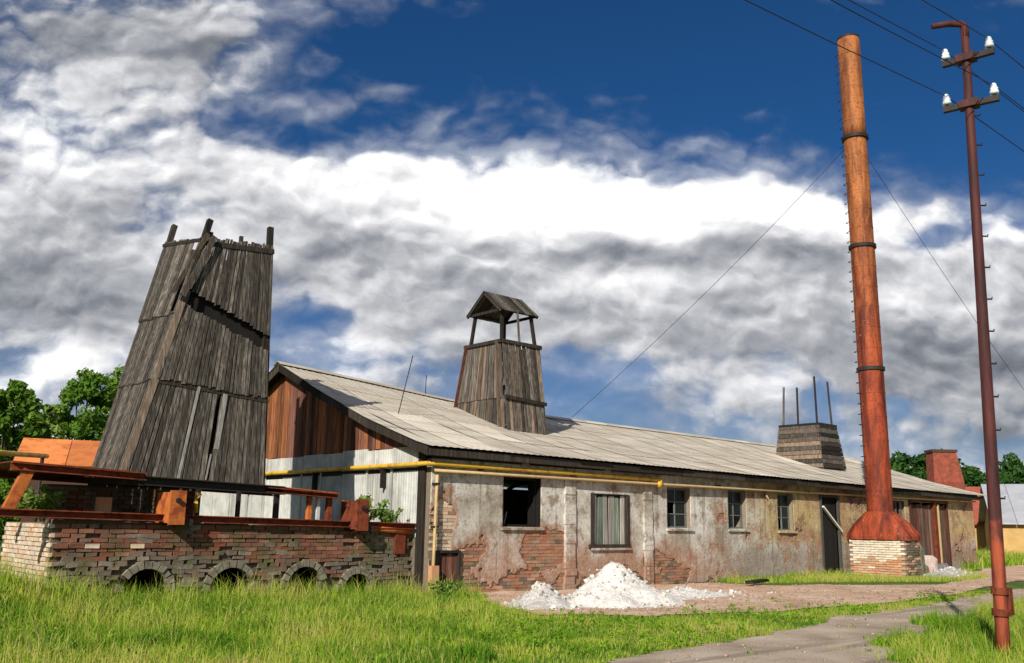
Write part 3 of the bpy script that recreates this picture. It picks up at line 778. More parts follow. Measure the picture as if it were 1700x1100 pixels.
# verge boards on the gable and eaves timbers
for k, (b0, b1) in enumerate(((-.3, 2.06), (2.06, 4.19), (4.19, 6.5), (13.3, 10.94), (10.94, 8.81), (8.81, 6.5))):
    z0, z1 = roofz(-.3, b0) - .09, roofz(-.3, b1) - .09
    MB().hexa([(-.34, b0, z0 - .12), (-.30, b0, z0 - .12), (-.30, b1, z1 - .12), (-.34, b1, z1 - .12), (-.34, b0, z0 + .075), (-.30, b0, z0 + .075), (-.30, b1, z1 + .075), (-.34, b1, z1 + .075)]).build('verge_board', M['darkwood'], roof)
    sf = MB(); sf.hexa([(-.30, b0, z0 + .01), (.0, b0, z0 + .01), (.0, b1, z1 + .01), (-.30, b1, z1 + .01), (-.30, b0, z0 + .04), (.0, b0, z0 + .04), (.0, b1, z1 + .04), (-.30, b1, z1 + .04)])
    sf.build('soffit', M['darkwood'], roof)
for k in range(10):
    a0, a1 = -.30 + k * 2.88, -.30 + (k + 1) * 2.88 - .01
    z0, z1 = roofz(a0, -.33), roofz(a1, -.33)
    MB().hexa([(a0, -.34, z0 - .19), (a1, -.34, z1 - .19), (a1, -.29, z1 - .19), (a0, -.29, z0 - .19), (a0, -.34, z0 - .035), (a1, -.34, z1 - .035), (a1, -.29, z1 - .035), (a0, -.29, z0 - .035)]).build('eaves_board', M['darkwood'], roof)
    MB().box(a0 + .3, a1, -.10, .30, 2.86, 2.985).build('wall_plate', M['darkwood'], roof)
for k in range(29):
    a = .3 + k; MB().bar((a, -.28, roofz(a, -.28) - .11), (a, .4, roofz(a, .4) - .11), .07, .10).build('rafter_tail', M['darkwood'], roof)

# downpipe at the corner
MB().tube([(.10, -.09, 2.72), (.08, -.10, 2.0), (.05, -.12, 1.0), (.03, -.12, .02)], .035, 8).build('downpipe', M['paleyellow'], shed, True)
for z in (.5, 1.4, 2.3): MB().box(.02, .14, -.14, .0, z, z + .04).build('pipe_clip', M['darksteel'], shed)

# gas pipe round the corner (its own thing)
gas = thing('gas_pipe', 'yellow gas pipe running round the shed corner under the eaves', 'pipe', (-.16, -.16, 2.74))
MB().tube([(-.18, 12.4, 2.74), (-.18, 6, 2.735), (-.18, .0, 2.74), (-.17, -.10, 2.742), (-.10, -.17, 2.742), (0, -.18, 2.74), (4, -.18, 2.735), (7.55, -.18, 2.715)], .05, 10).build('pipe', M['yellow'], gas, True)
MB().tube([(7.4, -.18, 2.60), (7.55, -.18, 2.60)], .085, 10).build('coupling', M['yellow'], gas, True)
MB().tube([(-.02, -.15, 2.60), (3.0, -.14, 2.60), (7.5, -.18, 2.60), (14, -.15, 2.63), (21, -.16, 2.66), (28.1, -.15, 2.70)], .034, 8).build('thin_pipe', M['paleyellow'], gas, True)
MB().tube([(7.5, -.18, 2.712), (7.56, -.18, 2.60)], .05, 8).build('elbow', M['yellow'], gas, True)
for a in (1.3, 4.2, 7.1, 10.2, 15.0, 19.8, 26.4): MB().box(a, a + .04, -.20, .02, 2.655, 2.69).build('bracket', M['darksteel'], gas)
for b_ in (1.6, 4.6, 8.2): MB().box(-.20, -.02, b_, b_ + .04, 2.25, 2.69).build('bracket', M['darksteel'], gas)

# ================================================================== BRICK KILN
KB = 0.5            # front plane of the kiln
KL = -7.30          # left end
kiln = thing('brick_kiln', 'low sooty brick kiln with round stoke arches and rusty rails on top', 'kiln', (-3.65, KB, 0))
ARCH = [(-5.70, .66, .40), (-4.14, .65, .43), (-2.62, .64, .40), (-1.42, .48, .34)]     # centre, crown height, half width
def ktop(a): return 1.46 - 0.013 * (a - KL)
def in_arch(a, z, pad=0.0):
    r = np.zeros(np.broadcast(a, z).shape, bool)
    for c, zt, hw in ARCH:
        hw_ = hw + pad; zs_ = zt - hw
        r |= (np.abs(a - c) < hw_) & (z < zs_)
        r |= ((a - c) ** 2 + (z - zs_) ** 2 < hw_ ** 2)
    return r
cell = .03
xs = np.arange(KL, .0 + 1e-6, cell); zs = np.arange(-.1, 1.50, cell)
A, Z = np.meshgrid(xs, zs, indexing='ij'); cxm, czm = A[:-1, :-1] + cell / 2, Z[:-1, :-1] + cell / 2
ok = ~in_arch(cxm, czm) & (czm < ktop(cxm))
n = len(zs); I, J = np.nonzero(ok); q = I * n + J
V = np.stack([A.ravel(), np.full(A.size, KB + .055), Z.ravel()], 1)
V[:, 1] += .02 * (fbm(V[:, 0] * 5, V[:, 2] * 5, 3) - .5)
F = np.stack([q, q + n, q + n + 1, q + 1], 1); used, inv = np.unique(F, return_inverse=True)
kw = npmesh('kiln_wall', V[used], inv.reshape(F.shape), M['mortar_dark'], kiln)
sdm = kw.modifiers.new('thick', 'SOLIDIFY'); sdm.thickness = .30; sdm.offset = -1.0
KS = {'red': brick_set(M['brick']), 'old': brick_set(M['brick_old']), 'pale': brick_set(M['brick_pale'])}
spots = []
for row in range(20):
    z = -.02 + row * .0765
    for c in range(31):
        a = KL + .14 + c * .25 + (.125 if row % 2 else 0)
        if a > -.1 or z > ktop(a) - .03: continue
        if in_arch(np.array([a - .12, a + .12, a]), np.array([z, z, z]), .10).any(): continue
        nz = fbm(np.array([a * .7 + 3]), np.array([z * 1.4]), 4)[0]
        red = (z > .84 + .7 * (nz - .5)) or (a > -3.9 and z > .42 and nz > .46)
        if a > -1.2: red = nz > .62
        k = 'red' if (red and random.random() < .86) else 'old'
        if random.random() < .05: continue
        spots.append((a + random.uniform(-.008, .008), KB + .048 + random.uniform(-.007, .006), z + random.uniform(-.005, .005), k, -z))
lay_bricks(spots, kw, KS, rough=True)
# projecting string courses
for zc, a0, a1 in ((1.02, KL, -5.2), (1.19, -5.0, -1.9)):
    for k in range(int((a1 - a0) / .25)):
        place('brick', random.choice(KS['pale' if random.random() < .12 else 'red']), kw, (a0 + .13 + k * .25, KB + .025 + random.uniform(-.006, .006), zc + .012 + random.uniform(-.004, .004)))
# arches: ring stones and dark flue tunnels
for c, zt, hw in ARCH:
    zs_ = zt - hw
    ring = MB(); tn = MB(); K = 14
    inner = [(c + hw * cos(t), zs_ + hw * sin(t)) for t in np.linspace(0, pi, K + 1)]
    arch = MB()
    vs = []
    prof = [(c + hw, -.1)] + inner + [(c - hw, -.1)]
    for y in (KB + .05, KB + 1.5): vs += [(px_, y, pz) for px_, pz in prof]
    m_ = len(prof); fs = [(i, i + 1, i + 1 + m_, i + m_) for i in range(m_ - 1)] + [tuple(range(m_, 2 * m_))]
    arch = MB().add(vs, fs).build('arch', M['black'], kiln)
    for k in range(11):
        if random.random() < .12: continue
        t0, t1 = pi * k / 11 + random.uniform(.01, .04), pi * (k + 1) / 11 - .02; r0, r1 = hw - .01, hw + .115 + random.uniform(-.02, .02)
        y0 = KB - .045 + random.uniform(-.012, .012); y1 = KB + .15
        pts = [(c + r * cos(t), y, zs_ + r * sin(t)) for y in (y0, y1) for r, t in ((r0, t0), (r1, t0), (r1, t1), (r0, t1))]
        MB().hexa(pts).build('arch_stone', M['stone'], arch)
# pale left end face and body
eb = MB(); eb.box(KL, KL + .3, KB + .36, 3.4, -.1, 1.40); eb.build('end_wall', M['mortar'], kiln)
endw = eb
spots = []
ew = MB().box(KL - .01, KL, KB + .05, 3.4, -.1, 1.38).build('end_face', M['mortar'], kiln)
EBs = {'pale': [brick_mesh('brick', .11, .235, .062, M['brick_pale'], 40 + i) for i in range(5)]}
for row in range(19):
    z = -.02 + row * .0765
    for k in range(12):
        y = KB + .14 + k * .25 + (.125 if row % 2 else 0)
        if y > 3.35 or z > 1.38: continue
        spots.append((KL + .025 + random.uniform(-.012, .012), y, z, 'pale', -z))
lay_bricks(spots, ew, EBs)
MB().box(KL + .3, 0, KB + .36, 3.5, 1.22, 1.36).build('kiln_top', M['mortar_dark'], kiln)
MB().box(KL + .3, -.05, 3.4, 3.6, -.1, 1.40).build('back_wall', M['brick_old'], kiln)
# inner firebox wall under the tower
iw = MB().box(-6.9, -4.05, 2.62, 2.9, 1.36, 2.1).build('inner_wall', M['mortar_dark'], kiln)
for row in range(9):
    for k in range(11):
        a = -6.85 + .13 + k * .25 + (.1 if row % 2 else 0)
        if a > -4.1 or random.random() < .06: continue
        place('brick', random.choice(KS['old' if random.random() < .5 else 'red']), iw, (a, 2.60, 1.41 + row * .077))
# rails
def chan(mb, p, q_, h=.16, w=.10, t=.018):   # channel section facing out
    p, q_ = np.array(p, float), np.array(q_, float)
    mb.bar(p, q_, t, h)
    for s_ in (-1, 1):
        o = np.array([0, w / 2, s_ * (h / 2 - t / 2)]); o2 = o.copy(); o2[1] = -w / 2
        mb.bar(p + o2 * 1.0, q_ + o2, w - .004, t)
    return mb
lowr = chan(MB(), (-8.45, KB - .02, 1.565), (-.05, KB - .02, 1.42), .13, .11).build('lower_rail', M['rust'], kiln)
chan(MB(), (-8.0, 2.2, 1.56), (-4.2, 2.2, 1.50), .12, .11).build('lower_rail', M['rust'], kiln)
up = chan(MB(), (-8.05, .52, 2.295), (-5.9, .52, 2.215), .13, .12).build('upper_rail', M['rust'], kiln)
chan(MB(), (-5.9, .55, 2.15), (-3.2, .55, 2.07), .16, .12).build('upper_rail', M['darksteel'], kiln)
chan(MB(), (-3.55, .55, 2.075), (-1.95, .55, 2.00), .10, .12).build('upper_rail', M['rust'], kiln)
chan(MB(), (-8.0, 3.2, 2.28), (-2.0, 3.2, 2.10), .14, .12).build('upper_rail', M['rust'], kiln)
# cover plates at the two ends of the deck
MB().hexa([(-3.45, .45, 2.14), (-1.95, .45, 2.05), (-1.95, 3.3, 2.07), (-3.45, 3.3, 2.16), (-3.45, .45, 2.155), (-1.95, .45, 2.065), (-1.95, 3.3, 2.085), (-3.45, 3.3, 2.175)]).build('deck_plate', M['rustorange'], kiln)
MB().hexa([(-8.05, .40, 2.355), (-6.15, .40, 2.285), (-6.15, 3.3, 2.30), (-8.05, 3.3, 2.37), (-8.05, .40, 2.372), (-6.15, .40, 2.30), (-6.15, 3.3, 2.315), (-8.05, 3.3, 2.387)]).build('deck_plate', M['rust'], kiln)
# posts and buckstays
MB().bar((-8.02, .50, 1.60), (-7.78, .52, 2.24), .17, .15, up=(0, 1, 0)).build('post', M['rustorange'], kiln)
MB().bar((-6.25, 1.4, 1.40), (-6.25, 1.4, 1.86), .22, .20).build('post', M['brick_orange'], kiln)
MB().bar((-2.55, .62, 1.40), (-2.55, .62, 2.0), .09, .09).build('post', M['rustorange'], kiln)
MB().bar((-2.35, .62, 1.40), (-2.35, .62, 1.98), .07, .07).build('post', M['panel'], kiln)
MB().bar((-2.1, .62, 1.40), (-2.1, .62, 1.98), .10, .10).build('post', M['rust'], kiln)
MB().bar((-4.75, .85, 1.40), (-4.75, .85, 2.06), .07, .07).build('post', M['darksteel'], kiln)
MB().bar((-3.95, .85, 1.40), (-3.95, .85, 2.06), .07, .07).build('post', M['darksteel'], kiln)
MB().bar((-3.15, .85, 1.40), (-3.15, .85, 2.02), .10, .07).build('post', M['darksteel'], kiln)
for a, z0, z1, mt in ((-5.38, 1.40, 1.99, 'rustorange'), (-1.55, 1.32, 1.95, 'rust')):
    bs = MB(); bs.box(a - .16, a + .12, KB - .34, KB - .29, z0, z1); bs = bs.build('buckstay', M[mt], kiln)
    MB().box(a - .16, a - .12, KB - .29, KB + .28, z0 + .03, z1 - .03).build('web', M[mt], bs)
    MB().box(a + .08, a + .12, KB - .29, KB + .28, z0 + .03, z1 - .03).build('web', M['rust'], bs)
    MB().tube([(a - .03, KB - .40, z1 - .17), (a - .03, KB - .24, z1 - .17)], .045, 8).build('bolt', M['darksteel'], bs)
    MB().box(a - .10, a + .30, KB - .28, KB + .2, z0 - .02, z0 + .10).build('bracket', M['darksteel'], bs)
MB().tube([(-4.95, .45, 1.62), (-4.98, .42, 1.78), (-4.90, .46, 1.95)], .05, 8).build('gas_branch', M['yellow'], kiln, True)
MB().tube([(-1.3, KB - .05, 1.38), (-.15, KB - .05, 1.30)], .06, 8).build('steam_pipe', M['rustorange'], kiln, True)
MB().bar((-.42, KB - .02, .85), (-.42, KB - .02, 1.36), .25, .08, up=(0, 1, 0)).build('iron_plate', M['rust'], kiln)

# ================================================================== TIMBER TOWERS
def bil(P, u, v):
    return (P[0] * (1 - u) + P[1] * u) * (1 - v) + (P[2] * (1 - u) + P[3] * u) * v      # P: b0 b1 t0 t1
def face_boards(P, nrm, parent, n, vlo, vhi, out0, out1, mats, name='board', thick=.024, jag=.006, skip=(), gap=.012):
    """vertical boards on a tapering face; vlo/vhi give the ends as functions of u"""
    P = [np.array(p, float) for p in P]; nrm = np.array(nrm, float)
    ed = np.cumsum(np.concatenate([[0], RNG.uniform(.75, 1.25, n)])); ed /= ed[-1]
    for i in range(n):
        if i in skip: continue
        u0, u1 = ed[i], ed[i + 1] - random.uniform(.10, .30) * (gap / .012) / n
        um = (u0 + u1) / 2
        a, b_ = vlo(um) + random.uniform(-jag, jag), vhi(um) + random.uniform(-jag, jag)
        tw = random.uniform(-.010, .010)
        o = lambda v: out0 + (out1 - out0) * (1 - (v - a) / (b_ - a))
        pts = []
        for v in (a, b_):
            q0, q1 = bil(P, u0, v), bil(P, u1, v)
            pts += [q0 + nrm * (o(v) + thick + tw), q1 + nrm * (o(v) + thick - tw), q1 + nrm * o(v), q0 + nrm * o(v)]
        MB().hexa(pts).build(name, random.choice(mats), parent)
def ev(P, nrm, u, v, out): return bil([np.array(p, float) for p in P], u, v) + np.array(nrm, float) * out

# --- big kiln tower
zb = 2.28
bn = onb(205, 786, 1.0); br = onb(437, 802, 1.0)
B0 = [(bn[0], 1.0, zb - .02), (br[0], 1.0, zb - .08), (br[0], 2.75, zb), (bn[0], 2.66, zb + .02)]       # near, right, back, left
tn_ = onb(338, 393, 1.50); tr_ = onb(453, 408, 1.50); tl_ = ona(276, 402, tn_[0])
T0 = [tuple(tn_), tuple(tr_), (tr_[0], tl_[1], 7.3), tuple(tl_)]
tower = thing('kiln_tower', 'tall leaning tapered tower of weathered grey boards standing on the brick kiln', 'tower', (-4.8, 1.9, zb))
NR, NL = (0, -1, 0), (-1, 0, 0)
PR = [B0[0], B0[1], T0[0], T0[1]]          # right-hand (long) face: near -> right
PL = [B0[3], B0[0], T0[3], T0[0]]          # left-hand face: left -> near
gm = [M['oldwood']]
face_boards(PR, NR, tower, 27, lambda u: -.012, lambda u: .392 - .035 * u, .0, .03, gm, skip=(15,))
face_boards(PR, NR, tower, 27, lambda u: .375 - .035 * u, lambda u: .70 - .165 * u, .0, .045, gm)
face_boards(PR, NR, tower, 25, lambda u: .765 - .165 * u, lambda u: 1.0, .0, .035, gm)  # starts above a slanted gap shaped as the loose plank's shadow
face_boards(PL, NL, tower, 15, lambda u: -.01, lambda u: .36 + .025 * u, .0, .02, gm)
face_boards(PL, NL, tower, 15, lambda u: .345 + .025 * u, lambda u: .64 + .03 * u, .0, .03, gm)
face_boards(PL, NL, tower, 11, lambda u: .625 + .03 * u, lambda u: 1.0, .0, .03, gm, skip=(9,))
face_boards([B0[1], B0[2], T0[1], T0[2]], (1, 0, 0), tower, 13, lambda u: 0, lambda u: 1.0, .0, .02, gm, gap=0.0)
face_boards([B0[2], B0[3], T0[2], T0[3]], (0, 1, 0), tower, 16, lambda u: 0, lambda u: 1.0, .0, .02, gm, gap=0.0)
for i, (b_, t_) in enumerate(zip(B0, T0)):
    b_, t_ = np.array(b_), np.array(t_); c_b = np.mean(np.array(B0), 0); c_t = np.mean(np.array(T0), 0)
    b2 = b_ + (c_b - b_) * .06; t2 = t_ + (c_t - t_) * .06
    ext = .42 if i != 2 else .30
    MB().bar(b2, t2 + (t2 - b2) * (ext / 5.0), .11, .11).build('corner_post', M['darkwood'], tower)
for u in (.12, .55): 
    p = ev(PR, NR, u, 1.0, -.08); MB().bar(p - np.array([0, 0, .4]), p + np.array([0, 0, .14]), .07).build('stud', M['darkwood'], tower)
def rail(P, nrm, v0, v1, out, w, mt, nm='rail', ul=-.01, uh=1.01):
    MB().bar(ev(P, nrm, ul, v0, out), ev(P, nrm, uh, v1, out), .04, w).build(nm, mt, tower)
rail(PR, NR, .972, .972, .035, .10, M['darkwood']); rail(PL, NL, .982, .985, .03, .07, M['darkwood'])
rail(PR, NR, .366, .330, .024, .075, M['darkwood']); rail(PL, NL, .348, .372, .015, .04, M['darkwood'])
rail(PL, NL, .625, .655, .02, .035, M['darkwood'])
rail(PR, NR, .735, .575, -.10, .46, M['black'], 'shadow_band_board', .01, .99)  # dark boards behind the slanted gap stand in for a cast shadow
# pale replacement strips, corner board and the loose plank hanging from the top corner
for u, v0, v1, w_ in ((.36, -.01, .36, .05), (.60, .12, .34, .09), (.555, .0, .10, .03)):
    MB().bar(ev(PR, NR, u, v0, .05), ev(PR, NR, u + .01, v1, .05), w_, .012, up=(0, 1, 0)).build('patch_board', M['paleboard'], tower)
MB().bar(ev(PR, NR, -.01, .0, .035), ev(PR, NR, -.005, .70, .05), .13, .02, up=(0, 1, 0)).build('corner_board', M['greywood2'], tower)
MB().bar(ev(PR, NR, .02, 1.01, .12), ev(PL, NL, .86, .74, .14), .09, .03, up=(0, 1, 0)).build('loose_plank', M['greywood2'], tower)
MB().bar(ev(PR, NR, .12, 1.0, .13), ev(PR, NR, -.04, .72, .16), .11, .03, up=(0, 1, 0)).build('loose_plank', M['oldwood'], tower)
MB().box(B0[0][0] - .05, B0[1][0] + .05, 1.02, 1.14, zb - .20, zb - .06).build('sill_beam', M['darkwood'], tower)
MB().box(B0[0][0] - .05, B0[0][0] + .08, 1.14, 2.7, zb - .18, zb - .05).build('sill_beam', M['darkwood'], tower)
MB().box(B0[1][0] - .12, B0[1][0] + .02, 1.14, 2.7, zb - .18, zb - .05).build('sill_beam', M['darkwood'], tower)
MB().box(B0[0][0] - .02, B0[1][0], 2.62, 2.75, zb - .18, zb - .05).build('sill_beam', M['darkwood'], tower)

# --- roof tower with a canopy
A0, A1, Bn, Bf = 4.92, 6.45, 3.1, 5.7
ttn = onb(833, 563, 3.5); ttr = onb(895, 575, 3.5); ttl = ona(775, 572, ttn[0])
ztop = (ttn[2] + ttr[2]) / 2
zb2 = 3.95
B1 = [(A0, Bn, zb2), (A1, Bn, zb2), (A1, Bf, zb2), (A0, Bf, zb2)]
a_l, a_r, b_n, b_f = ttn[0], ttr[0], 3.5, ttl[1]
T1 = [(a_l, b_n, ztop), (a_r, b_n, ztop), (a_r, b_f, ztop), (a_l, b_f, ztop)]
rt2 = thing('roof_tower', 'small boarded roof tower topped by an open gabled canopy on posts', 'tower', (5.8, 4.4, zb2))
P2R = [B1[0], B1[1], T1[0], T1[1]]; P2L = [B1[3], B1[0], T1[3], T1[0]]
gm2 = [M['oldwood'], M['oldwood'], M['greywood2']]
face_boards(P2R, NR, rt2, 11, lambda u: .0, lambda u: .40 - .03 * u, .0, .02, gm2)
face_boards(P2R, NR, rt2, 11, lambda u: .37 - .03 * u, lambda u: 1.0, .0, .06, gm2)
face_boards(P2L, NL, rt2, 15, lambda u: .0, lambda u: .40, .0, .02, gm2)
face_boards(P2L, NL, rt2, 15, lambda u: .38, lambda u: 1.0, .0, .03, gm2)
face_boards([B1[1], B1[2], T1[1], T1[2]], (1, 0, 0), rt2, 12, lambda u: 0, lambda u: 1.0, .0, .02, gm2)
face_boards([B1[2], B1[3], T1[2], T1[3]], (0, 1, 0), rt2, 10, lambda u: 0, lambda u: 1.0, .0, .02, gm2)
MB().bar(ev(P2L, NL, .92, 0, .05), ev(P2L, NL, .93, 1, .045), .20, .02, up=(0, 1, 0)).build('corner_board', M['greywood2'], rt2)
MB().bar(ev(P2L, NL, .07, .25, .05), ev(P2L, NL, .07, 1, .045), .22, .02, up=(0, 1, 0)).build('corner_board', M['brownplank'], rt2)
for P_, n_ in ((P2R, NR), (P2L, NL), ([B1[1], B1[2], T1[1], T1[2]], (1, 0, 0)), ([B1[2], B1[3], T1[2], T1[3]], (0, 1, 0))):
    MB().bar(ev(P_, n_, -.02, .985, .05), ev(P_, n_, 1.02, .985, .05), .07, .10).build('top_rail', M['darkwood'], rt2)
MB().bar(ev(P2R, NR, -.03, .385, .075), ev(P2R, NR, 1.03, .355, .075), .05, .10).build('band_rail', M['darkwood'], rt2)
cyz = above((a_l, (b_n + b_f) / 2), 807, 483)[2]
zev = onb(889, 521, b_n - .15)[2]
post_top = zev + .05
for k, (x, y) in enumerate(((a_l + .06, b_n + .06), (a_r - .06, b_n + .06), (a_r - .06, b_f - .06), (a_l + .06, b_f - .06))):
    MB().bar((x, y, ztop - .3), (x + (.10 if x < 5.6 else -.12), y + (.14 if y < 4 else -.14), post_top), .085).build('post', M['darkwood'], rt2)
mx_ = .5 * (a_l + a_r)
MB().bar((mx_, b_n + .05, ztop - .1), (mx_ - .1, b_n + .06, post_top), .05).build('brace', M['oldwood'], rt2)
yc = (b_n + b_f) / 2; hw = (b_f - b_n) / 2 - .02
cx0, cx1 = a_l - .06, a_r - .02
canopy = MB().bar((cx0 + .05, yc, cyz - .09), (cx1 - .05, yc, cyz - .09), .07, .10).build('canopy', M['darkwood'], rt2)
for s_ in (-1, 1):
    nb_ = 12
    for k in range(nb_):
        x0 = cx0 + (cx1 - cx0) * k / nb_; x1 = cx0 + (cx1 - cx0) * (k + 1) / nb_ - .012
        ye = yc + s_ * (hw + random.uniform(-.02, .02)); yt = yc - s_ * .0
        y_lo, y_hi = ye, yc
        p = [(x0, y_lo, zev - .02), (x1, y_lo, zev - .02), (x1, y_hi, cyz - .03), (x0, y_hi, cyz - .03)]
        if s_ > 0: p = [p[1], p[0], p[3], p[2]]
        MB().hexa(p + [(a, b_, c + .028) for a, b_, c in p]).build('roof_board', M['darkwood'] if random.random() < .35 else M['oldwood'], canopy)
    MB().bar((cx0 + .02, yc + s_ * (hw - .12), zev + .03), (cx1 - .02, yc + s_ * (hw - .12), zev + .03), .07, .08).build('purlin', M['darkwood'], canopy)
    for x in (cx0 + .04, cx1 - .04): MB().bar((x, yc + s_ * hw, zev - .05), (x, yc, cyz - .05), .05, .09).build('barge_board', M['darkwood'], canopy)
for x in (a_l + .06, a_r - .06): MB().bar((x, yc - hw + .12, zev + .0), (x, yc + hw - .12, zev + .0), .06, .08).build('tie_beam', M['darkwood'], canopy)

# --- far roof vent with four bare poles
v3 = thing('roof_vent', 'squat boarded roof vent with four bare poles rising above it', 'vent', (21.8, 3.6, 3.9))
x0, x1, y0, y1 = 21.0, 22.75, 2.62, 4.75
zt3 = onb(1372, 704, 2.8)[2]
B2 = [(x0, y0, 3.85), (x1, y0, 3.85), (x1, y1, 3.85), (x0, y1, 3.85)]
T2 = [(x0 + .16, y0 + .2, zt3), (x1 - .26, y0 + .2, zt3), (x1 - .26, y1 - .2, zt3), (x0 + .16, y1 - .2, zt3)]
def hplanks(P, nrm, parent, n, mats):
    P = [np.array(p, float) for p in P]
    for i in range(n):
        v0, v1 = i / n, (i + 1) / n - .012; o = random.uniform(0, .012)
        pts = []
        for v in (v0, v1):
            q0, q1 = bil(P, 0, v), bil(P, 1, v); nn = np.array(nrm)
            pts += [q0 + nn * (o + .03), q1 + nn * (o + .03), q1 + nn * o, q0 + nn * o]
        MB().hexa(pts).build('plank', random.choice(mats), parent)
hplanks([B2[3], B2[0], T2[3], T2[0]], NL, v3, 10, [M['oldwood'], M['greywood2']])
hplanks([B2[0], B2[1], T2[0], T2[1]], NR, v3, 10, [M['oldwood'], M['darkwood']])
hplanks([B2[1], B2[2], T2[1], T2[2]], (1, 0, 0), v3, 10, [M['oldwood']])
hplanks([B2[2], B2[3], T2[2], T2[3]], (0, 1, 0), v3, 10, [M['oldwood']])
for i, (b_, t_) in enumerate(zip(B2, T2)):
    t_ = np.array(t_); c_ = np.mean(np.array(T2), 0); s_ = t_ + (c_ - t_) * .08
    zz = {0: 2.05, 1: 1.95, 2: 1.85, 3: 1.75}[i]
    MB().bar(s_ - np.array([0, 0, 1.2]), s_ + np.array([(c_[0] - t_[0]) * .16, (c_[1] - t_[1]) * .12, zz - .15]), .06).build('pole', M['oldwood'] if i % 2 else M['darksteel'], v3)
for P_, n_ in (([B2[3], B2[0], T2[3], T2[0]], NL), ([B2[0], B2[1], T2[0], T2[1]], NR)):
    MB().bar(ev(P_, n_, -.01, .99, .03), ev(P_, n_, 1.01, .99, .03), .05, .08).build('top_rail', M['darkwood'], v3)

# ================================================================== CHIMNEY STACK
CB = np.array([18.02, -1.03])
ch = thing('chimney_stack', 'tall rusty orange steel chimney on a square brick plinth', 'chimney', (CB[0], CB[1], 0))
ctop = above(CB, 1408, 66); zsk = 1.25
zs0 = onb(1458, 852, CB[1])[2]
base_c = np.array([CB[0], CB[1], zs0])
ctop = np.array([CB[0] + (ctop[0] - CB[0]) * .8, CB[1] + (ctop[1] - CB[1]) * .8, ctop[2]])
def cpt(z): return base_c + (ctop - base_c) * ((z - zs0) / (ctop[2] - zs0))
def zat(py, px): return above(CB, px, py)[2]
ringz = [zat(613, 1447), zat(410, 1434), zat(230, 1420)]
cuts = [zs0 - .05] + ringz + [ctop[2]]
for k in range(4):
    z0, z1 = cuts[k], cuts[k + 1] - .005
    nseg = 8; pts = [cpt(z0 + (z1 - z0) * j / nseg) for j in range(nseg + 1)]
    seg = MB().tube(pts, [.415 - .008 * k] * (nseg + 1), 28, cap=(k == 3)).build('shaft_section', M['stack'], ch, True)
    # riveted lap seams
    for j in range(1, 6):
        z = z0 + (z1 - z0) * j / 6
        MB().tube([cpt(z - .03), cpt(z + .03)], .422 - .008 * k, 28).build('seam', M['stack'], seg, False)
for z in ringz:
    MB().tube([cpt(z - .06), cpt(z + .06)], .465, 28).build('flange', M['darksteel'], ch)
MB().tube([cpt(ctop[2] - .02), cpt(ctop[2] + .05)], [.40, .40], 28).build('rim', M['darksteel'], ch)
# step irons up the left side
lv = -np.array([CX[0], CX[1], 0]) * .96 + np.array([.2, -.2, 0]); lv /= np.linalg.norm(lv)
z = zs0 + .8
sd_ = np.array([-lv[1], lv[0], 0])
while z < ctop[2] - .5:
    c = cpt(z); MB().tube([c + lv * .42 - sd_ * .09, c + lv * .50 - sd_ * .09, c + lv * .50 + sd_ * .09, c + lv * .42 + sd_ * .09], .013, 5).build('step_iron', M['darksteel'], ch)
    z += .36
# sheet-metal skirt on the plinth
px0, px1, py0, py1 = 17.48, 18.56, -2.02, -.12
sk = MB(); K = 28; top = []; bot = []
for k in range(K):
    t = 2 * pi * k / K; dx, dy = cos(t), sin(t)
    m_ = max(abs(dx), abs(dy)); ex, ey = dx / m_, dy / m_
    top.append((CB[0] + .445 * dx, CB[1] + .445 * dy, zs0 + .06))
    hx = (px1 - px0) / 2 + .07; hy = (py1 - py0) / 2 + .07
    bot.append(((px0 + px1) / 2 + hx * ex, (py0 + py1) / 2 + hy * ey, 1.30))
mid = [((t_[0] * .36 + b_[0] * .64), (t_[1] * .36 + b_[1] * .64), 1.30 + (zs0 + .06 - 1.30) * .47) for t_, b_ in zip(top, bot)]
low = [(x, y, 1.19) for x, y, z in bot]
vs = top + mid + bot + low; fs = []
for r_ in range(3):
    for k in range(K):
        a = r_ * K + k; b_ = r_ * K + (k + 1) % K; fs.append((a, a + K, b_ + K, b_))
sk.add(vs, fs); skirt = sk.build('skirt', M['stack'], ch)
for k in range(0, K, 2):
    MB().tube([top[k], mid[k], (bot[k][0], bot[k][1], bot[k][2] + .01)], .022, 4).build('rib', M['stack'], skirt)
# plinth: whitewashed above, bare orange brick below; right-hand side face in darker brick
pln = MB().box(px0 + .02, px1 - .02, py0 + .02, py1 - .02, -.1, 1.17).build('plinth', M['mortar'], ch)
PSx = {k: [brick_mesh('brick', .235, .11, .062, M[m], 70 + i) for i in range(4)] for k, m in (('w', 'brick_white'), ('o', 'brick_orange'), ('d', 'brick_old'))}
PSy = {k: [brick_mesh('brick', .11, .235, .062, M[m], 90 + i) for i in range(4)] for k, m in (('w', 'brick_white'), ('o', 'brick_orange'), ('d', 'brick_old'))}
spx, spy = [], []
for row in range(16):
    z = -.01 + row * .0765
    y = py0 + .13 + (.125 if row % 2 else 0)
    while y < py1 - .05:
        q_ = fbm(np.array([y * 1.3 + 9]), np.array([z * 1.5]), 3)[0]
        k = 'o' if z < .30 + 1.0 * (q_ - .25) - .25 * (y + 1.0 > .5) else 'w'
        if y < py0 + .35 and z < .75: k = 'o'
        spy.append((px0 + .045 + random.uniform(-.012, .012), y, z, k, -z)); y += .25
    x = px0 + .23 + (.125 if row % 2 else 0)
    while x < px1 - .08:
        spx.append((x, py0 + .045 + random.uniform(-.012, .012), z, 'd' if random.random() < .7 else 'o', -z)); x += .25  # dark brick puts the shade of this side into the colour
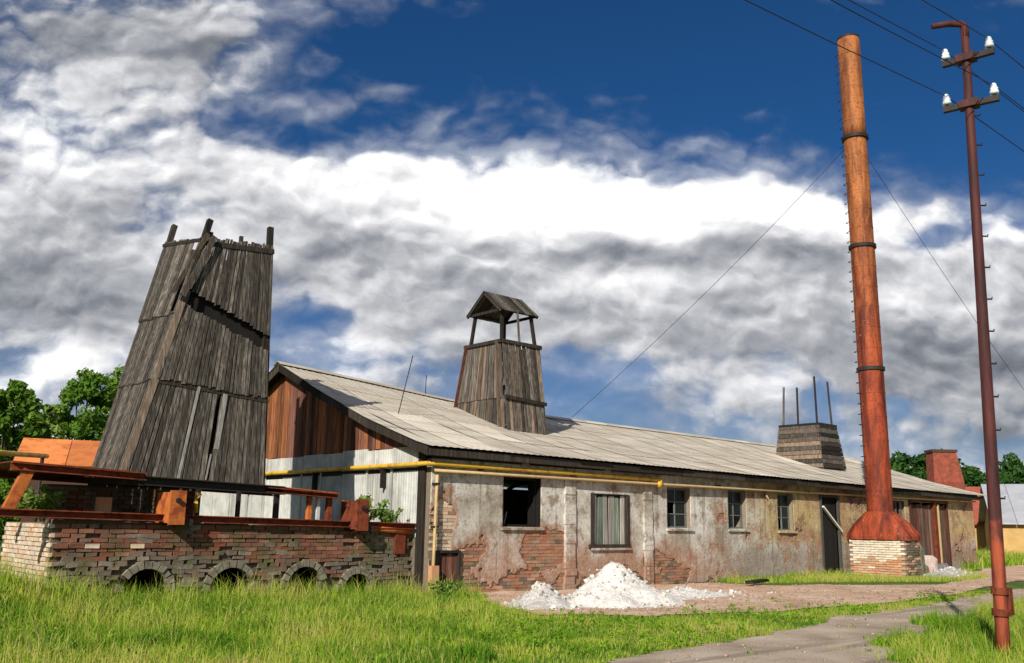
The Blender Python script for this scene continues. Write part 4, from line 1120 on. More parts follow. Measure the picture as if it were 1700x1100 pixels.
lay_bricks(spy, pln, PSy); lay_bricks(spx, pln, PSx)

# guy wires
def wire(name, label, p, q_, r, sag, cat='wire', group=None, n=14):
    p, q_ = np.array(p, float), np.array(q_, float); pts = []
    for i in range(n + 1):
        t = i / n; s_ = p + (q_ - p) * t; s_[2] -= sag * 4 * t * (1 - t); pts.append(s_)
    c = p
    mb = MB().tube(pts, r, 5)
    return tag(mb.build(name, M['wire'], None, True, off=tuple(p)), label, cat, group)
cz = cpt(ringz[2])
for px, py, zt, lb in ((950, 692, 5.0, 'thin guy wire from the chimney ring down to the shed ridge'), (1699, 640, 6.0, 'thin guy wire from the chimney ring sloping away to the open yard side')):
    e = onb(px, py, 6.6) if px < 1200 else ondist(px, py, 44)
    d_ = e - cz
    wire('guy_wire', lb, cz + d_ / np.linalg.norm(d_) * .5, cz + d_ * (1.0 if px < 1200 else 1.25), .009, .25)

# ================================================================== UTILITY POLE
pb = onz(1667, 1096); pbz = ghf(pb[0], pb[1])
pt = above(pb, 1601, 46)
pole = thing('utility_pole', 'rusty red steel utility pole with two crossarms and white insulators', 'utility pole', (pb[0], pb[1], pbz))
def ppt(z): return np.array([pb[0], pb[1], 0]) + (pt - np.array([pb[0], pb[1], 0])) * (z / pt[2])
nseg = 16
MB().tube([ppt(-.1 + (pt[2] + .1) * j / nseg) for j in range(nseg + 1)], [.082 - .030 * j / nseg for j in range(nseg + 1)], 14).build('shaft', M['pole'], pole, True)
for z, r_ in ((.55, .105), (.80, .10)): MB().tube([ppt(z - .04), ppt(z + .04)], r_, 12).build('clamp', M['rust'], pole)
MB().box(pb[0] + .04, pb[0] + .13, pb[1] - .12, pb[1] - .02, .52, .84).build('clamp_bracket', M['rust'], pole)
hk = onz(1548, 46, pt[2])
hv = hk - pt; hv[2] = 0
MB().tube([pt - np.array([0, 0, .15]), pt + np.array([0, 0, .02]), pt + hv * .12 + np.array([0, 0, .06]), pt + hv * .5 + np.array([0, 0, .06]), pt + hv + np.array([0, 0, .02])], [.055, .055, .05, .045, .04], 8).build('top_hook', M['pole'], pole, True)
INS = []
for (pc, pa, pz) in (((1608, 96), (1566, 108), (1652, 84)), ((1616, 172), (1570, 181), (1663, 160))):
    zc = above(pb, *pc)[2]; c = ppt(zc)
    l_, r_ = onz(*pa, zc), onz(*pz, zc)
    ad = (r_ - l_); ad[2] = 0; ln = min(np.linalg.norm(ad), 1.1); ad /= np.linalg.norm(ad)
    e0, e1 = c - ad * ln * .47, c + ad * ln * .53
    arm = MB().bar(e0, e1, .07, .075).build('crossarm', M['darksteel'], pole)
    MB().bar(c - ad * .12, c + ad * .12, .17, .10).build('clamp', M['pole'], arm)
    for e in (e0 + ad * .05, e1 - ad * .05):
        MB().tube([e, e + np.array([0, 0, .10])], .018, 6).build('pin', M['darksteel'], arm)
        zz = e[2] + .06
        ins = MB().tube([(e[0], e[1], zz + h_) for h_ in (0, .015, .05, .055, .09, .10, .13, .15, .165)], [.030, .058, .056, .040, .052, .038, .036, .030, .012], 12).build('insulator', M['white'], arm, True)
        INS.append((e[0], e[1], zz + .13))
# climbing steps on the right-hand edge
rv = np.array([CX[0], CX[1], 0]); rv /= np.linalg.norm(rv)
for k in range(13):
    z = 1.9 + k * .42; c = ppt(z)
    MB().tube([c + rv * .06, c + rv * .135, c + rv * .14 + np.array([0, 0, .025])], .012, 5).build('step', M['darksteel'], pole)
# line wires both ways along the run
run = onz(1295, 0, INS[2][2]) - np.array(INS[2]); run[2] = 0; run /= np.linalg.norm(run)
nm_ = ['upper wire on the insulator over the hook side of the utility pole', 'upper wire on the insulator of the longer crossarm end', 'lower wire on the insulator over the hook side of the utility pole', 'lower wire on the insulator of the lower crossarm end']
for k, p in enumerate(INS):
    p = np.array(p)
    up_ = 'upper' if k < 2 else 'lower'; sd2 = 'chimney side' if k % 2 == 0 else 'track side'
    wire('power_line', f'{up_} overhead wire coming in to the {sd2} insulator of the utility pole', p, p + run * 40 + np.array([0, 0, .2]), .0065, .7, 'wire', 'overhead line wires')
    far = p - run * 42 + np.array([0, 0, -.5])
    wire('power_line', f'{up_} overhead wire leaving the {sd2} insulator towards the far trees', p, far, .0065, .7, 'wire', 'overhead line wires')

# lightning rods on the shed roof
for (p0, p1, lb) in (((660, 686), (686, 588), 'thin slanting rod on the roof slope beside the boarded roof tower'), ((706, 655), (708, 622), 'short thin rod standing on the roof ridge')):
    def roofhit(px, py):
        v = ray(px, py); t = 10.0
        for _ in range(4000):
            P = CAM + v / FPX * t
            if P[1] > -.3 and P[2] < roofz(P[0], P[1]) + .02: return P
            t += .01
            if P[1] > 6.45: return P
        return P
    r0 = roofhit(*p0); r1 = above(r0, *p1); r1 = r0 + (r1 - r0) * .98
    tag(MB().tube([r0 - np.array([0, 0, .1]), r1], .012, 5).build('lightning_rod', M['wire'], None, True, off=tuple(r0)), lb, 'rod')

# ================================================================== LIME HEAPS
M['ash'] = plain('grey_ash', (0.15, 0.14, 0.145), .3, 9, .95)
def heap(name, label, cx, cy, rx, ry, hgt, seed, nl, skew=0.0, lm='lime'):
    z0 = ghf(cx, cy)
    t = thing(name, label, 'heap', (cx, cy, z0), None)
    nr, na = 26, 64; V = []; F = []
    for i in range(nr + 1):
        r = i / nr
        for k in range(na):
            an = 2 * pi * k / na
            wob = 1 + .22 * (fbm(np.array([cos(an) * 1.6 + seed]), np.array([sin(an) * 1.6 + seed]), 3)[0] - .5) * 2
            r_ = r * (1 + .30 * r * r); x, y = cx + rx * r_ * wob * cos(an), cy + ry * r_ * wob * sin(an)
            h = hgt * (1 - r) ** 1.25 if r > .12 else hgt * ((1 - .12) ** 1.25) + hgt * .05 * (1 - r / .12)
            ed = min(1, (1 - r) * 5)
            h += ed * (.30 * hgt * (fbm(np.array([x * 2.2]), np.array([y * 2.2 + seed]), 4)[0] - .5) + .055 * (fbm(np.array([x * 13]), np.array([y * 13]), 3)[0] - .5))
            V.append((x + skew * h, y, z0 + h - .012))
    for i in range(nr):
        for k in range(na):
            a = i * na + k; b_ = i * na + (k + 1) % na; F.append((a, a + na, b_ + na, b_))
    m_ = npmesh('mound', V, F, M[lm], t)
    VA = np.array(V)
    rr = random.Random(seed)
    def lump(s, r_):
        out = []
        for sx in (-1, 1):
            pass
        b_ = MB(); pts = []
        for z in (-1, 1):
            for x, y in ((-1, -1), (1, -1), (1, 1), (-1, 1)): pts.append((x * s * rr.uniform(.5, 1), y * s * rr.uniform(.5, 1), z * s * rr.uniform(.4, .85)))
        b_.hexa(pts); return b_
    protos = []
    for k in range(6):
        b_ = lump(1.0, rr); me = bpy.data.meshes.new('lump'); me.from_pydata(b_.v, [], b_.f); me.materials.append(M[lm]); protos.append(me)
    # bigger lumps singly
    idx = [rr.randrange(na * 2, len(V)) for _ in range(nl)]
    for j in idx[:40]:
        p = VA[j]; o = place('lump', rr.choice(protos), t, (p[0], p[1], p[2] + .015)); s = rr.uniform(.025, .06)
        o.scale = (s, s, s); o.rotation_euler = (rr.uniform(0, 3), rr.uniform(0, 3), rr.uniform(0, 3))
    mb = MB()
    for j in range(nl * 4):
        i_ = rr.randrange(na, len(V)); p = VA[i_]; s = rr.uniform(.010, .028)
        sp_ = 1 + (rr.random() ** 3) * .35
        x, y = cx + (p[0] - cx) * sp_ + rr.uniform(-.05, .05), cy + (p[1] - cy) * sp_ + rr.uniform(-.05, .05)
        z = p[2] if sp_ < 1.03 else max(ghf(x, y) + .02, p[2] * .2)
        rz = Matrix.Rotation(rr.uniform(0, 6), 3, (rr.random(), rr.random(), 1))
        b_ = lump(s, rr); mb.add([tuple(rz @ Vector(v) + Vector((x, y, z))) for v in b_.v], b_.f)
    tag(mb.build('crumbs', M[lm], t), kind='stuff')
    return t
g1 = onz(905, 1011); g2 = onz(1050, 1008); g3 = onz(1170, 995)
heap('lime_heap', 'small low heap of white crushed lime beside the bigger heap', g1[0] + .35, g1[1] + .45, .72, .62, .50, 3, 60)
heap('lime_heap', 'large peaked heap of white crushed lime before the shuttered window', g2[0] + .45, g2[1] + .80, 1.25, 1.0, .92, 5, 110)
heap('lime_heap', 'flat spread of lime and rubble trailing off the large heap', g3[0] + .4, g3[1] + .9, 1.9, .9, .20, 9, 110)

# rubble and blocks beyond the chimney
def boulder(name, label, cat, px, py, s, matl, seed, grp=None):
    p = onb(px, py, -1.55); z = ghf(p[0], p[1]); rr = random.Random(seed)
    me = bpy.data.meshes.new(name); import bmesh
    bm = bmesh.new(); bmesh.ops.create_icosphere(bm, subdivisions=2, radius=1)
    for v in bm.verts:
        f = 1 + .35 * (fbm(np.array([v.co.x * 1.7 + seed]), np.array([v.co.y * 1.7 + v.co.z * 2.1]), 3)[0] - .5) * 2
        v.co = Vector((max(-.8, min(.8, v.co.x * f)) * s[0], max(-.8, min(.8, v.co.y * f)) * s[1], max(-.75, min(.75, v.co.z * f)) * s[2]))
    bm.to_mesh(me); bm.free(); me.materials.append(matl)
    o = link(name, me, None, (p[0], p[1], z + s[2] * .6), (p[0], p[1], z)); o.rotation_euler = (0, 0, rr.uniform(0, 3))
    return tag(o, label, cat, grp)
M['pinkstone'] = plain('pink_stone', (0.46, 0.36, 0.32), .2, 6, .9)
boulder('stone_block', 'pinkish white stone block beside the chimney plinth', 'block', 1540, 935, (.42, .38, .50), M['pinkstone'], 3)
boulder('stone_block', 'grey stone lump in front of the pinkish block', 'block', 1528, 945, (.34, .3, .3), M['brick_old'], 8)
boulder('stone_block', 'small white stone lying in the grass by the chimney', 'block', 1556, 950, (.24, .2, .13), M['lime'], 11)
boulder('stone_block', 'dark lump of clinker leaning on the chimney plinth', 'block', 1517, 935, (.42, .4, .85), M['brick_old'], 14)
hp = onz(1592, 958)
heap('lime_heap', 'low pale rubble heap on the yard edge past the chimney', hp[0], hp[1] + .3, 1.6, .8, .32, 13, 50)
hp = onb(1562, 935, -.95)
heap('ash_heap', 'low grey ash heap against the plank gate', hp[0], hp[1], 1.6, .8, .36, 21, 20, 0.0, 'ash')
# leaning pole at the wall, dark plank on the ground
p0 = onb(1272, 822, -.08); p1 = onz(1345, 946)
tag(MB().tube([(p1[0], p1[1], 0.0), tuple(p0)], .03, 6).build('leaning_pole', M['paleyellow'], None, True, off=(p1[0], p1[1], 0)), 'long thin pale pole leaning on the ochre wall by the doorway', 'pole')
q0 = onz(1262, 972); tag(MB().bar((q0[0] - .5, q0[1], .10), (q0[0] + .55, q0[1] + .2, .12), .22, .07).build('plank', M['darkwood'], None, off=tuple(q0)), 'short dark plank lying on the rubble below the wall', 'plank')

# loose gravel on yard and track
def gravel(poly, n, seed, matl, label):
    rng = np.random.default_rng(seed); P = np.array(poly); lo, hi = P.min(0), np.minimum(P.max(0), [22, 5])
    x = rng.uniform(lo[0], hi[0], n); y = rng.uniform(lo[1], hi[1], n); k = inpoly(*wobble2(x, y), poly) & (y < -.05); x, y = x[k], y[k]; n = len(x)
    s = .007 + .024 * rng.random(n) ** 5
    c = np.array([(-1, -1, -1), (1, -1, -1), (1, 1, -1), (-1, 1, -1), (-1, -1, 1), (1, -1, 1), (1, 1, 1), (-1, 1, 1)], float) * np.array([1, 1, .6])
    V = (c[None] * rng.uniform(.45, 1, (n, 8, 3))) * s[:, None, None]
    an = rng.random(n) * 2 * pi; X_ = V[..., 0] * np.cos(an)[:, None] - V[..., 1] * np.sin(an)[:, None]; Y_ = V[..., 0] * np.sin(an)[:, None] + V[..., 1] * np.cos(an)[:, None]
    V = np.stack([X_ + x[:, None], Y_ + y[:, None], V[..., 2] + (gh(x, y) + .028 + s * .25)[:, None]], -1).reshape(-1, 3)
    f = np.array([(3, 2, 1, 0), (4, 5, 6, 7), (0, 1, 5, 4), (1, 2, 6, 5), (2, 3, 7, 6), (3, 0, 4, 7)])
    tag(npmesh('gravel', V, (np.arange(n)[:, None, None] * 8 + f[None]).reshape(-1, 4), matl), label, kind='stuff')
def wobble2(x, y, s=.9, w=.30): return x + (fbm(x * s, y * s, 4) - .5) * 2 * w, y + (fbm(x * s + 40, y * s + 9, 4) - .5) * 2 * w
M['pebble'] = plain('pebbles', (0.34, 0.26, 0.20), .3, 30, .9)
gravel(YARD, 8000, 5, M['pebble'], 'loose pale gravel scattered over the dirt yard')
gravel(ROAD, 8000, 6, M['pebble'], 'loose gravel scattered along the worn track')

# ================================================================== FAR BUILDINGS
def gabled(name, label, px0, px1, dist, yaw, wlen, wdep, hw, hr, wallm, roofm, cat='building'):
    c = ondist(px0, 880, dist); c[2] = 0
    t = thing(name, label, cat, (c[0], c[1], 0))
    ux = np.array([cos(yaw), sin(yaw), 0]); uy = np.array([-sin(yaw), cos(yaw), 0]); Z = np.array([0, 0, 1.])
    P = lambda x, y, z: c + ux * x + uy * y + Z * z
    hx = lambda a: MB().hexa(a)
    hx([P(0, 0, -.2), P(wlen, 0, -.2), P(wlen, wdep, -.2), P(0, wdep, -.2), P(0, 0, hw), P(wlen, 0, hw), P(wlen, wdep, hw), P(0, wdep, hw)]).build('wall', wallm, t)
    e = .35
    for s_ in (0, 1):
        y0, y1 = (-e, wdep / 2) if s_ == 0 else (wdep + e, wdep / 2)
        n_ = max(4, int(wlen / 1.2)); rf = None
        for k in range(n_):
            x0, x1 = -e + (wlen + 2 * e) * k / n_, -e + (wlen + 2 * e) * (k + 1) / n_ - .02
            a = [P(x0, y0, hw - .1), P(x1, y0, hw - .1), P(x1, y1, hr), P(x0, y1, hr)]
            if s_: a = [a[1], a[0], a[3], a[2]]
            a += [q_ + Z * .06 for q_ in a]
            if rf is None: rf = hx(a).build('roof', roofm, t)
            else: hx(a).build('roof_sheet', roofm, rf)
    for x in (0.02, wlen - .02):
        MB().add([P(x, 0, hw - .1), P(x, wdep, hw - .1), P(x, wdep / 2, hr - .05)], [(0, 1, 2)]).build('gable', wallm, t)
    return t, P
M['orange_tile'] = plain('orange_roof_sheet', (0.62, 0.20, 0.055), .2, 3, .8, 0, (0.45, 0.13, 0.04))
M['darkwall'] = plain('dark_brown_wall', (0.07, 0.035, 0.025), .2, 2, .9)
M['flue'] = plain('far_red_brick', (0.25, 0.062, 0.036), .3, 5, .9, 0, (0.17, 0.055, 0.036))
M['red_tile'] = plain('red_roof_tile', (0.34, 0.085, 0.05), .25, 3, .85)
M['grey_tin'] = plain('grey_tin_roof', (0.42, 0.43, 0.46), .15, 1.5, .6, 0.2)
M['ochre'] = plain('ochre_wall', (0.46, 0.29, 0.11), .2, 2, .9)
M['darkwall'] = plain('dark_brown_wall', (0.07, 0.035, 0.025), .2, 2, .9)
YW = 0.0
# orange-roofed outhouse behind the kiln: eaves parallel to the long wall
oc = ondist(30, 880, 30)
oh, OP = gabled('outhouse', 'low outhouse with bright orange sheet roof behind the kiln', 32, 160, 30.0, -.34, 7.5, 3.6, 3.05, 3.80, M['darkwall'], M['orange_tile'])
ck = OP(4.7, 1.9, 0); MB().box(ck[0] - .18, ck[0] + .18, ck[1] - .18, ck[1] + .18, 3.5, 4.3).build('chimney_pot', M['brick_pale'], oh)
# yellow pipe on the left
yp0 = ondist(-60, 747, 21); yp1 = ondist(78, 757, 28)
yt = thing('overhead_pipe', 'short yellow pipe on a post left of the orange roof', 'pipe', (yp0[0], yp0[1], 0))
MB().tube([yp0, yp1], .06, 8).build('pipe', M['yellow'], yt, True)
MB().tube([(yp0[0], yp0[1], 0), tuple(yp0)], .05, 8).build('post', M['darksteel'], yt, True)
yq = yp0 + (yp1 - yp0) * .93; MB().tube([(yq[0], yq[1], 0), tuple(yq)], .05, 8).build('post', M['darksteel'], yt, True)

fb, FP = gabled('brick_house', 'red brick house with red roof beyond the far end of the shed', 1585, 1660, 66, -1.05, 9.0, 8.0, 2.0, 4.4, M['ochre'], M['red_tile'])
rb = ondist(1584, 880, 56)
rch = thing('brick_flue', 'broad red brick flue with flared foot rising behind the shed roof', 'flue', (rb[0], rb[1], 0))
zt = ondist(1570, 746, 56)[2]; zf = ondist(1570, 800, 56)[2]
r2 = np.array([CX[0], CX[1], 0]); r2 /= np.linalg.norm(r2); f2 = np.array([-r2[1], r2[0], 0]); cc = np.array([rb[0], rb[1], 0])
def blk(x0, x1, d0, d1, z0, X0, X1, z1): 
    a = [cc + r2 * x0 + f2 * d0, cc + r2 * x1 + f2 * d0, cc + r2 * x1 + f2 * d1, cc + r2 * x0 + f2 * d1]; b_ = [cc + r2 * X0 + f2 * d0, cc + r2 * X1 + f2 * d0, cc + r2 * X1 + f2 * d1, cc + r2 * X0 + f2 * d1]
    return MB().hexa([q_ + np.array([0, 0, z0]) for q_ in a] + [q_ + np.array([0, 0, z1]) for q_ in b_])
blk(-.85, 1.0, 0, .9, 0, -.85, .78, zf).build('foot', M['flue'], rch)
blk(-.85, .78, 0, .9, zf + .003, -.82, .46, zt - .15).build('shaft', M['flue'], rch)
blk(-.88, .52, -.05, .95, zt - .147, -.88, .52, zt).build('cap', M['darkwall'], rch)
ob, OBP = gabled('tin_house', 'ochre house with grey tin roof behind the utility pole', 1658, 1700, 58, -1.12, 12.0, 8.0, 2.0, 4.2, M['ochre'], M['grey_tin'])
vp = OBP(3.0, 1.6, 0); MB().tube([(vp[0], vp[1], 2.7), (vp[0], vp[1], 3.9)], .08, 8).build('vent_pipe', M['darksteel'], ob)

# ================================================================== TREES AND PLANTS
def leaves(centres, radii, per, size, squash=.8, rng=RNG):
    """leaf quads spread through clumps"""
    C = np.repeat(np.array(centres), per, 0); Rr = np.repeat(np.array(radii), per)
    n = len(C)
    d = rng.normal(size=(n, 3)); d /= np.linalg.norm(d, axis=1)[:, None]
    r = Rr * rng.random(n) ** .45
    P = C + d * r[:, None] * np.array([1, 1, squash])
    nrm = d + rng.normal(size=(n, 3)) * .9 + np.array([0, 0, .4]); nrm /= np.linalg.norm(nrm, axis=1)[:, None]
    t = np.cross(nrm, rng.normal(size=(n, 3))); t /= np.linalg.norm(t, axis=1)[:, None]
    b_ = np.cross(nrm, t)
    s = size * rng.uniform(.55, 1.3, n)[:, None]
    Vv = np.stack([P - t * s, P - b_ * s * .5, P + t * s, P + b_ * s * .5], 1).reshape(-1, 3)
    F = np.arange(n * 4).reshape(-1, 4)
    clump = np.repeat(rng.random(len(centres)), per)
    tint = np.clip(.20 + .45 * clump + rng.normal(size=n) * .16, 0, 1)
    return Vv, F, np.repeat(tint, 4)
def tree(label, x, y, h, w, seed, leafm, nclump=70, per=110, lsize=.13, trunk_h=.28, group=None, name='tree'):
    rng = np.random.default_rng(seed); z = ghf(x, y)
    t = thing(name, label, 'tree', (x, y, z), group)
    tk = MB(); th = h * trunk_h
    tk.tube([(x, y, z - .1), (x + .05, y, z + th * .6), (x + .02, y + .05, z + th), (x, y, z + h * .8)], [.035 * h * .6, .028 * h * .6, .024 * h * .6, .01], 8)
    trunk = tk.build('trunk', M['bark'], t, True)
    C = []; Rr = []
    for i in range(nclump):
        v = rng.random(); an = rng.random() * 2 * pi
        prof = sin(pi * min(1, .12 + .86 * v)) ** .6
        rad = w / 2 * prof * rng.random() ** .5 * rng.uniform(.75, 1.12)
        C.append((x + rad * cos(an), y + rad * sin(an), z + th * .8 + (h - th * .8) * v * rng.uniform(.9, 1.03))); Rr.append(w * rng.uniform(.07, .15))
    for i in range(0, min(nclump, 12)):
        MB().tube([(x, y, z + th * rng.uniform(.7, 1.6)), tuple((np.array(C[i]) * .6 + np.array((x, y, C[i][2])) * .4)), C[i]], [.012 * h * .6, .008 * h * .6, .01], 5).build('limb', M['bark'], trunk)
    Vv, F, tint = leaves(C, Rr, per, lsize, rng=rng)
    npmesh('crown', Vv, F, leafm, t, cols=tint)
    return t
def gtree(label, px, py_top, dist, wpx, seed, leafm, **k):
    p = ondist(px, 880, dist); top = ondist(px, py_top, dist)
    return tree(label, p[0], p[1], top[2] - ghf(p[0], p[1]), wpx * dist / FPX, seed, leafm, **k)
gtree('leafy green tree with sky showing through behind the kiln tower', 120, 622, 44, 130, 1, M['leaf'], nclump=80, per=150, lsize=.125)
gtree('broad bright green tree top rising just behind the kiln tower', 205, 600, 46, 150, 2, M['leaf'], nclump=85, per=160, lsize=.125)
gtree('rounded yellowish green tree between the dark shrub and the leafy tree', 55, 668, 40, 90, 3, M['weed'], nclump=60, per=90, lsize=.14, trunk_h=.15)
gtree('dark green tree at the end of the yellow pipe', -5, 636, 36, 110, 4, M['leaf'], nclump=80, per=100, lsize=.14, trunk_h=.12)
gtree('bushy green shrub below the yellow pipe beside the kiln', -8, 775, 25, 70, 5, M['leaf'], nclump=60, per=80, lsize=.09, trunk_h=.08, name='shrub')
gtree('dense dark tree directly left of the brick flue', 1508, 750, 95, 120, 11, M['leafdark'], nclump=60, per=80, lsize=.30, trunk_h=.1)
gtree('dense dark tree behind the brick flue', 1562, 762, 100, 130, 12, M['leafdark'], nclump=60, per=80, lsize=.30, trunk_h=.1)
gtree('dark tree between the brick flue and the utility pole', 1610, 772, 92, 110, 13, M['leafdark'], nclump=60, per=80, lsize=.28, trunk_h=.1)
gtree('low dark tree hidden behind the utility pole', 1652, 790, 96, 100, 14, M['leafdark'], nclump=50, per=80, lsize=.28, trunk_h=.1)
gtree('big dark tree over the grey tin roof', 1698, 764, 98, 130, 15, M['leafdark'], nclump=70, per=80, lsize=.30, trunk_h=.1)
gtree('dark tree at the end of the far row over the tin house', 1775, 775, 100, 90, 16, M['leafdark'], nclump=60, per=70, lsize=.30, trunk_h=.1)

# grass blades
def blades(P, hgt, wid, tint, lean=.75, rng=RNG):
    n = len(P); an = rng.random(n) * 2 * pi
    sx = np.stack([np.cos(an), np.sin(an), np.zeros(n)], 1); la = rng.random(n) * 2 * pi
    ld = np.stack([np.cos(la), np.sin(la), np.zeros(n)], 1) * (hgt * lean * rng.random(n))[:, None]
    up = np.zeros((n, 3)); up[:, 2] = hgt
    w_ = wid[:, None] / 2
    b0, b1 = P - sx * w_, P + sx * w_
    mpt = P + up * .55 + ld * .35; m0, m1 = mpt - sx * w_ * .75, mpt + sx * w_ * .75
    tp = P + up + ld; tp[:, 2] -= np.linalg.norm(ld, axis=1) * .3
    t0, t1 = tp - sx * w_ * .12, tp + sx * w_ * .12
    V = np.stack([b0, b1, m1, m0, t1, t0], 1).reshape(-1, 3)
    k = np.arange(n)[:, None] * 6
    F = np.concatenate([k + np.array([[0, 1, 2, 3]]), k + np.array([[3, 2, 4, 5]])], 0)
    return V, F, np.repeat(tint, 6)
def scatter(poly, dens, seed, keep=None):
    rng = np.random.default_rng(seed); P = np.array(poly); lo, hi = P.min(0), P.max(0)
    n = int(dens * (hi[0] - lo[0]) * (hi[1] - lo[1])); x = rng.uniform(lo[0], hi[0], n); y = rng.uniform(lo[1], hi[1], n)
    k = inpoly(x, y, poly)
    k &= ~((x > -.25) & (x < LEN + .2) & (y > -.05) & (y < DEP + .4)) & ~((x > KL - .05) & (x < .1) & (y > KB) & (y < 3.6))
    k &= ~((x > px0 - .05) & (x < px1 + .05) & (y > py0 - .05) & (y < py1 + .05))
    x, y = x[k], y[k]
    if keep is not None: k = rng.random(len(x)) < keep(x, y); x, y = x[k], y[k]
    return x, y, rng
def wobble(x, y, s=.9, w=.30): return x + (fbm(x * s, y * s, 4) - .5) * 2 * w, y + (fbm(x * s + 40, y * s + 9, 4) - .5) * 2 * w
def hardkeep(x, y):
    X_, Y_ = wobble(x, y)
    on = inpoly(X_, Y_, ROAD) | inpoly(X_, Y_, YARD)
    return np.where(on, np.where(fbm(x * 1.3, y * 1.3, 4) > .60, .16, .012), 1.0)
allV, allF, allT = [], [], []; kV = 0
def add_blades(V, F, T):
    global kV
    allV.append(V); allF.append(F + kV); allT.append(T); kV += len(V)
def meadow(poly, dens, seed, h0, h1, w0=.006, w1=.012, bias=.0, keep=hardkeep, lawn=1):
    x, y, rng = scatter(poly, dens, seed, keep)
    n = len(x); patch = fbm(x * .55 + 3, y * .55, 4)
    hgt = rng.uniform(h0, h1, n) * (.55 + .9 * patch)
    side = ((x - CAM[0]) * .7410 + (y - CAM[1]) * -.6716) / np.maximum((x - CAM[0]) * .6716 + (y - CAM[1]) * .7410, 1)
    hgt = hgt * (1 - .60 * np.clip((side + .10) / .16, 0, 1) * (lawn > 0))
    tint = np.clip(.43 + 1.7 * (patch - .5) + 1.1 * (fbm(x * 2.3, y * 2.3 + 8, 3) - .5) + bias + rng.normal(size=n) * .16, 0, 1)
    seedh = rng.random(n) < .13; tint[seedh] = rng.uniform(.8, 1, seedh.sum()); hgt[seedh] *= 1.35
    add_blades(*blades(np.stack([x, y, gh(x, y) - .01], 1), hgt, rng.uniform(w0, w1, n), tint, rng=rng))
NEAR = [(-14, -9), (-10.5, -4.0), (-12, 2.5), (-8.0, 3.2), (KL, .45), (0.0, .45), (.0, -.02), (9.5, -.02), (2.0, -3.2), (12, -5.2), (6, -8.8), (-6, -12.5), (-9.5, -9.0)]
FG = [(-15, -3.0), (-10.6, -6.6), (-7.0, -9.8), (-2.0, -12.5), (2.5, -13.5), (5.5, -10.5), (14, -6.4), (10, -5.0), (5, -4.6), (2, -4.7), (-.6, -3.6), (1.1, -1.6), (1.1, -.02), (-.05, -.02), (-.05, .48), (KL, .48), (KL, 4), (-16, 4)]
meadow(FG, 1000, 5, .07, .20, keep=lambda x, y: hardkeep(x, y) * np.clip(1.25 - .045 * np.hypot(x - CAM[0], y - CAM[1]) * .4, .6, 1))
meadow(FG, 120, 6, .20, .38, bias=.16, keep=lambda x, y: hardkeep(x, y) * np.clip((y + 6.5) / 4, .05, 1) * (x < 1.2))
meadow([(-9.5, .6), (-9.5, -1.2), (.0, -1.0), (.9, -.9), (.9, -.05), (-.05, -.05), (-.05, .48), (KL, .48)], 150, 66, .26, .55, .007, .012, bias=.18, keep=None, lawn=0)
# bottom right corner round the pole
BR = gpix([(1440, 1099), (1540, 1052), (1630, 1014), (1700, 994)]) + [(14, -10.2), (8, -14.5), (-2, -15), (-5.5, -13)]
meadow(BR, 800, 7, .12, .28, keep=lambda x, y: np.where(inpoly(*wobble(x, y), ROAD), .02, 1.0), lawn=0)
tf = onz(1600, 1062)
def tuft(cx, cy, r, n, h, seed, bias=-.25):
    rng = np.random.default_rng(seed); a = rng.random(n) * 2 * pi; rr_ = r * rng.random(n) ** .6
    x, y = cx + rr_ * np.cos(a), cy + rr_ * np.sin(a)
    add_blades(*blades(np.stack([x, y, gh(x, y) - .01], 1), h * rng.uniform(.5, 1.15, n) * (1.2 - rr_ / r * .6), rng.uniform(.012, .022, n), np.clip(.25 + bias * .5 + rng.normal(size=n) * .12, 0, 1), .8, rng))
tuft(tf[0], tf[1], .50, 900, .42, 31)
for k, (px, py) in enumerate(((1500, 1075), (1660, 1085), (1555, 1040))): q = onz(px, py); tuft(q[0], q[1], .4, 400, .30, 40 + k, .1)
rt_ = np.random.default_rng(77)
for k in range(46):   # darker clumps and dry patches in the meadow
    px_, py_ = rt_.uniform(-40, 1000), rt_.uniform(1000, 1098)
    q = onz(px_, py_)
    if hardkeep(np.array([q[0]]), np.array([q[1]]))[0] > .5: tuft(q[0], q[1], rt_.uniform(.25, .6), int(rt_.uniform(150, 420)), rt_.uniform(.14, .28) * (1 if px_ < 800 else .6), 100 + k, -.35 if k % 3 else 1.0)
# strip by the chimney, under the long wall and on the far right
STRIP = [(10.2, -.02), (10.2, -.7), (12.5, -1.7), (15, -2.9), (17.5, -3.9), (20.5, -3.4), (23.5, -1.6), (27.5, -.2), (20, -.02)]
meadow(STRIP, 330, 8, .06, .17, .012, .02, bias=.22, keep=None, lawn=0)
meadow([(10, -.02), (10, -.35), (16, -.45), (17.4, -.3), (17.4, -.02)], 400, 9, .10, .28, .012, .02, bias=-.05, keep=None, lawn=0)
FAR = [(24, -1.0), (28, -.4), (44, 2.0), (60, 8), (50, 16), (30, 14), (28.6, 8), (28.5, .2)]
meadow(FAR, 70, 10, .25, .55, .03, .05, bias=-.12, keep=None, lawn=0)
q = onz(1590, 938); tuft(q[0], q[1], 1.6, 900, .75, 51, .1)
meadow([(-16, 4), (-10.6, 3.2), (KL - .1, 3.6), (-4, 14), (-20, 20), (-26, 6)], 45, 12, .3, .7, .02, .035, bias=-.1, keep=None)
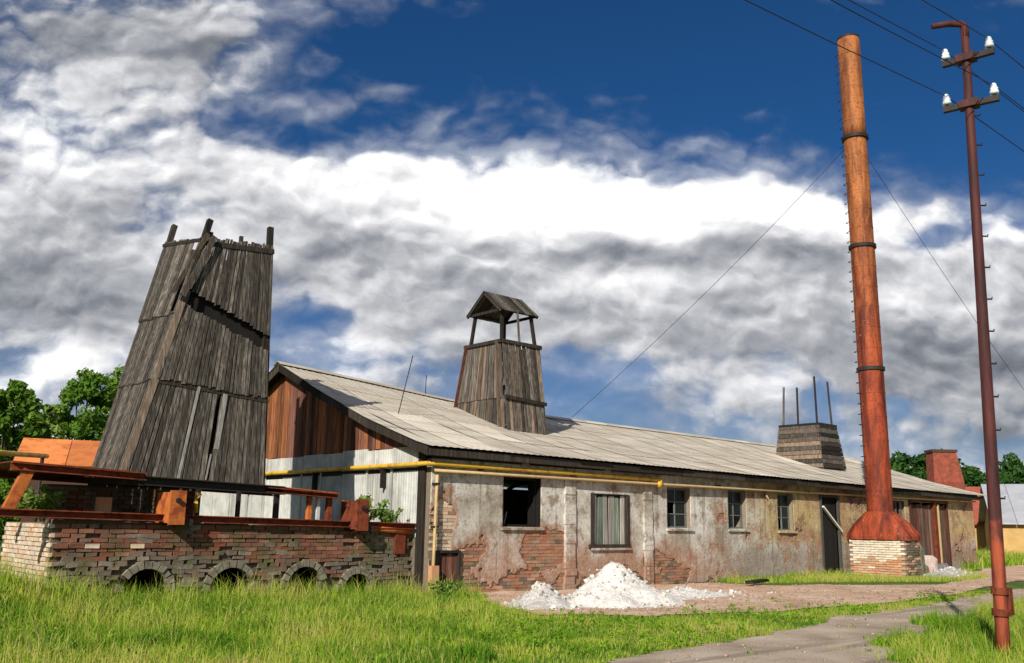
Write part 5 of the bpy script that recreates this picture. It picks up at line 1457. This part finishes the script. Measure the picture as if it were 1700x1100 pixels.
# broad-leaved weeds mixed through the sward
def broadleaf(poly, dens, seed, size, lawn=True):
    x, y, rng = scatter(poly, dens, seed, lambda x, y: hardkeep(x, y) * (fbm(x * .9 + 5, y * .9, 3) > .46))
    n = len(x); cs = np.stack([x, y, gh(x, y) + rng.uniform(.02, .13, n)], 1)
    Vv, F, tint = leaves(cs, [.07] * n, 6, size, .6, rng)
    add_blades(Vv, F, np.clip(tint * .55 + .02, 0, 1))
broadleaf(FG, 26, 91, .030); broadleaf(BR, 30, 92, .030)
gr = npmesh('grass', np.concatenate(allV), np.concatenate(allF), M['grass'], cols=np.concatenate(allT))
tag(gr, 'long bright green meadow grass in front of the kiln and along the track', 'grass', kind='stuff')

# weeds growing on and before the kiln
def weed(label, x, y, z, h, n, seed, spread=.5, leafm='weed', lsize=.05):
    rng = np.random.default_rng(seed)
    t = thing('weed', label, 'weed', (x, y, z), 'weeds about the kiln')
    cs = []; 
    for i in range(n):
        an = rng.random() * 2 * pi; r = spread * rng.random() ** .7; hh = h * rng.uniform(.5, 1.0)
        pts = [(x + .1 * r * cos(an), y + .1 * r * sin(an), z), (x + .5 * r * cos(an), y + .5 * r * sin(an), z + hh * .6), (x + r * cos(an), y + r * sin(an), z + hh)]
        MB().tube(pts, [.008, .006, .003], 4).build('stem', M['bark'] if leafm != 'weed' else M['weedstem'], t)
        for k in range(5):
            f = .35 + .65 * k / 4; p0_, p1_ = np.array(pts[1]), np.array(pts[2]); b0_ = np.array(pts[0])
            cs.append(b0_ + (p1_ - b0_) * f + np.array([0, 0, hh * .12 * sin(pi * f)]))
    Vv, F, tint = leaves(cs, [h * .16] * len(cs), 9, lsize, rng=rng)
    npmesh('leaves', Vv, F, M[leafm], t, cols=tint)
M['weedstem'] = plain('weed_stem', (0.16, 0.19, 0.06), .2, 6)
weed('bushy pale green weed on the kiln top against the white cladding', -1.0, 1.0, 1.40, .62, 16, 61, .50)
weed('small weed on the kiln top beside the shed corner', -.5, .75, 1.38, .40, 9, 62, .3)
weed('leafy weed growing under the rusty deck by the slanting post', -7.35, 1.0, 1.42, .55, 14, 63, .42)
for k, (px, py, h_, lb) in enumerate(((135, 975, .75, 'tall pale weed before the end of the kiln'), (250, 985, .62, 'yellowish weed in front of the first stoke arch'), (320, 985, .45, 'low weed between the first and second stoke arches'),
                           (560, 985, .62, 'yellowish weed beside the third stoke arch'), (455, 990, .45, 'low weed between the second and third stoke arches'), (735, 1000, .4, 'low weed before the corner hatch'), (60, 960, .6, 'weed on the bank left of the kiln end'))):
    q = onz(px, py); weed(lb, q[0], q[1], ghf(q[0], q[1]), h_, 10, 70 + k, .35, 'weed', .04)
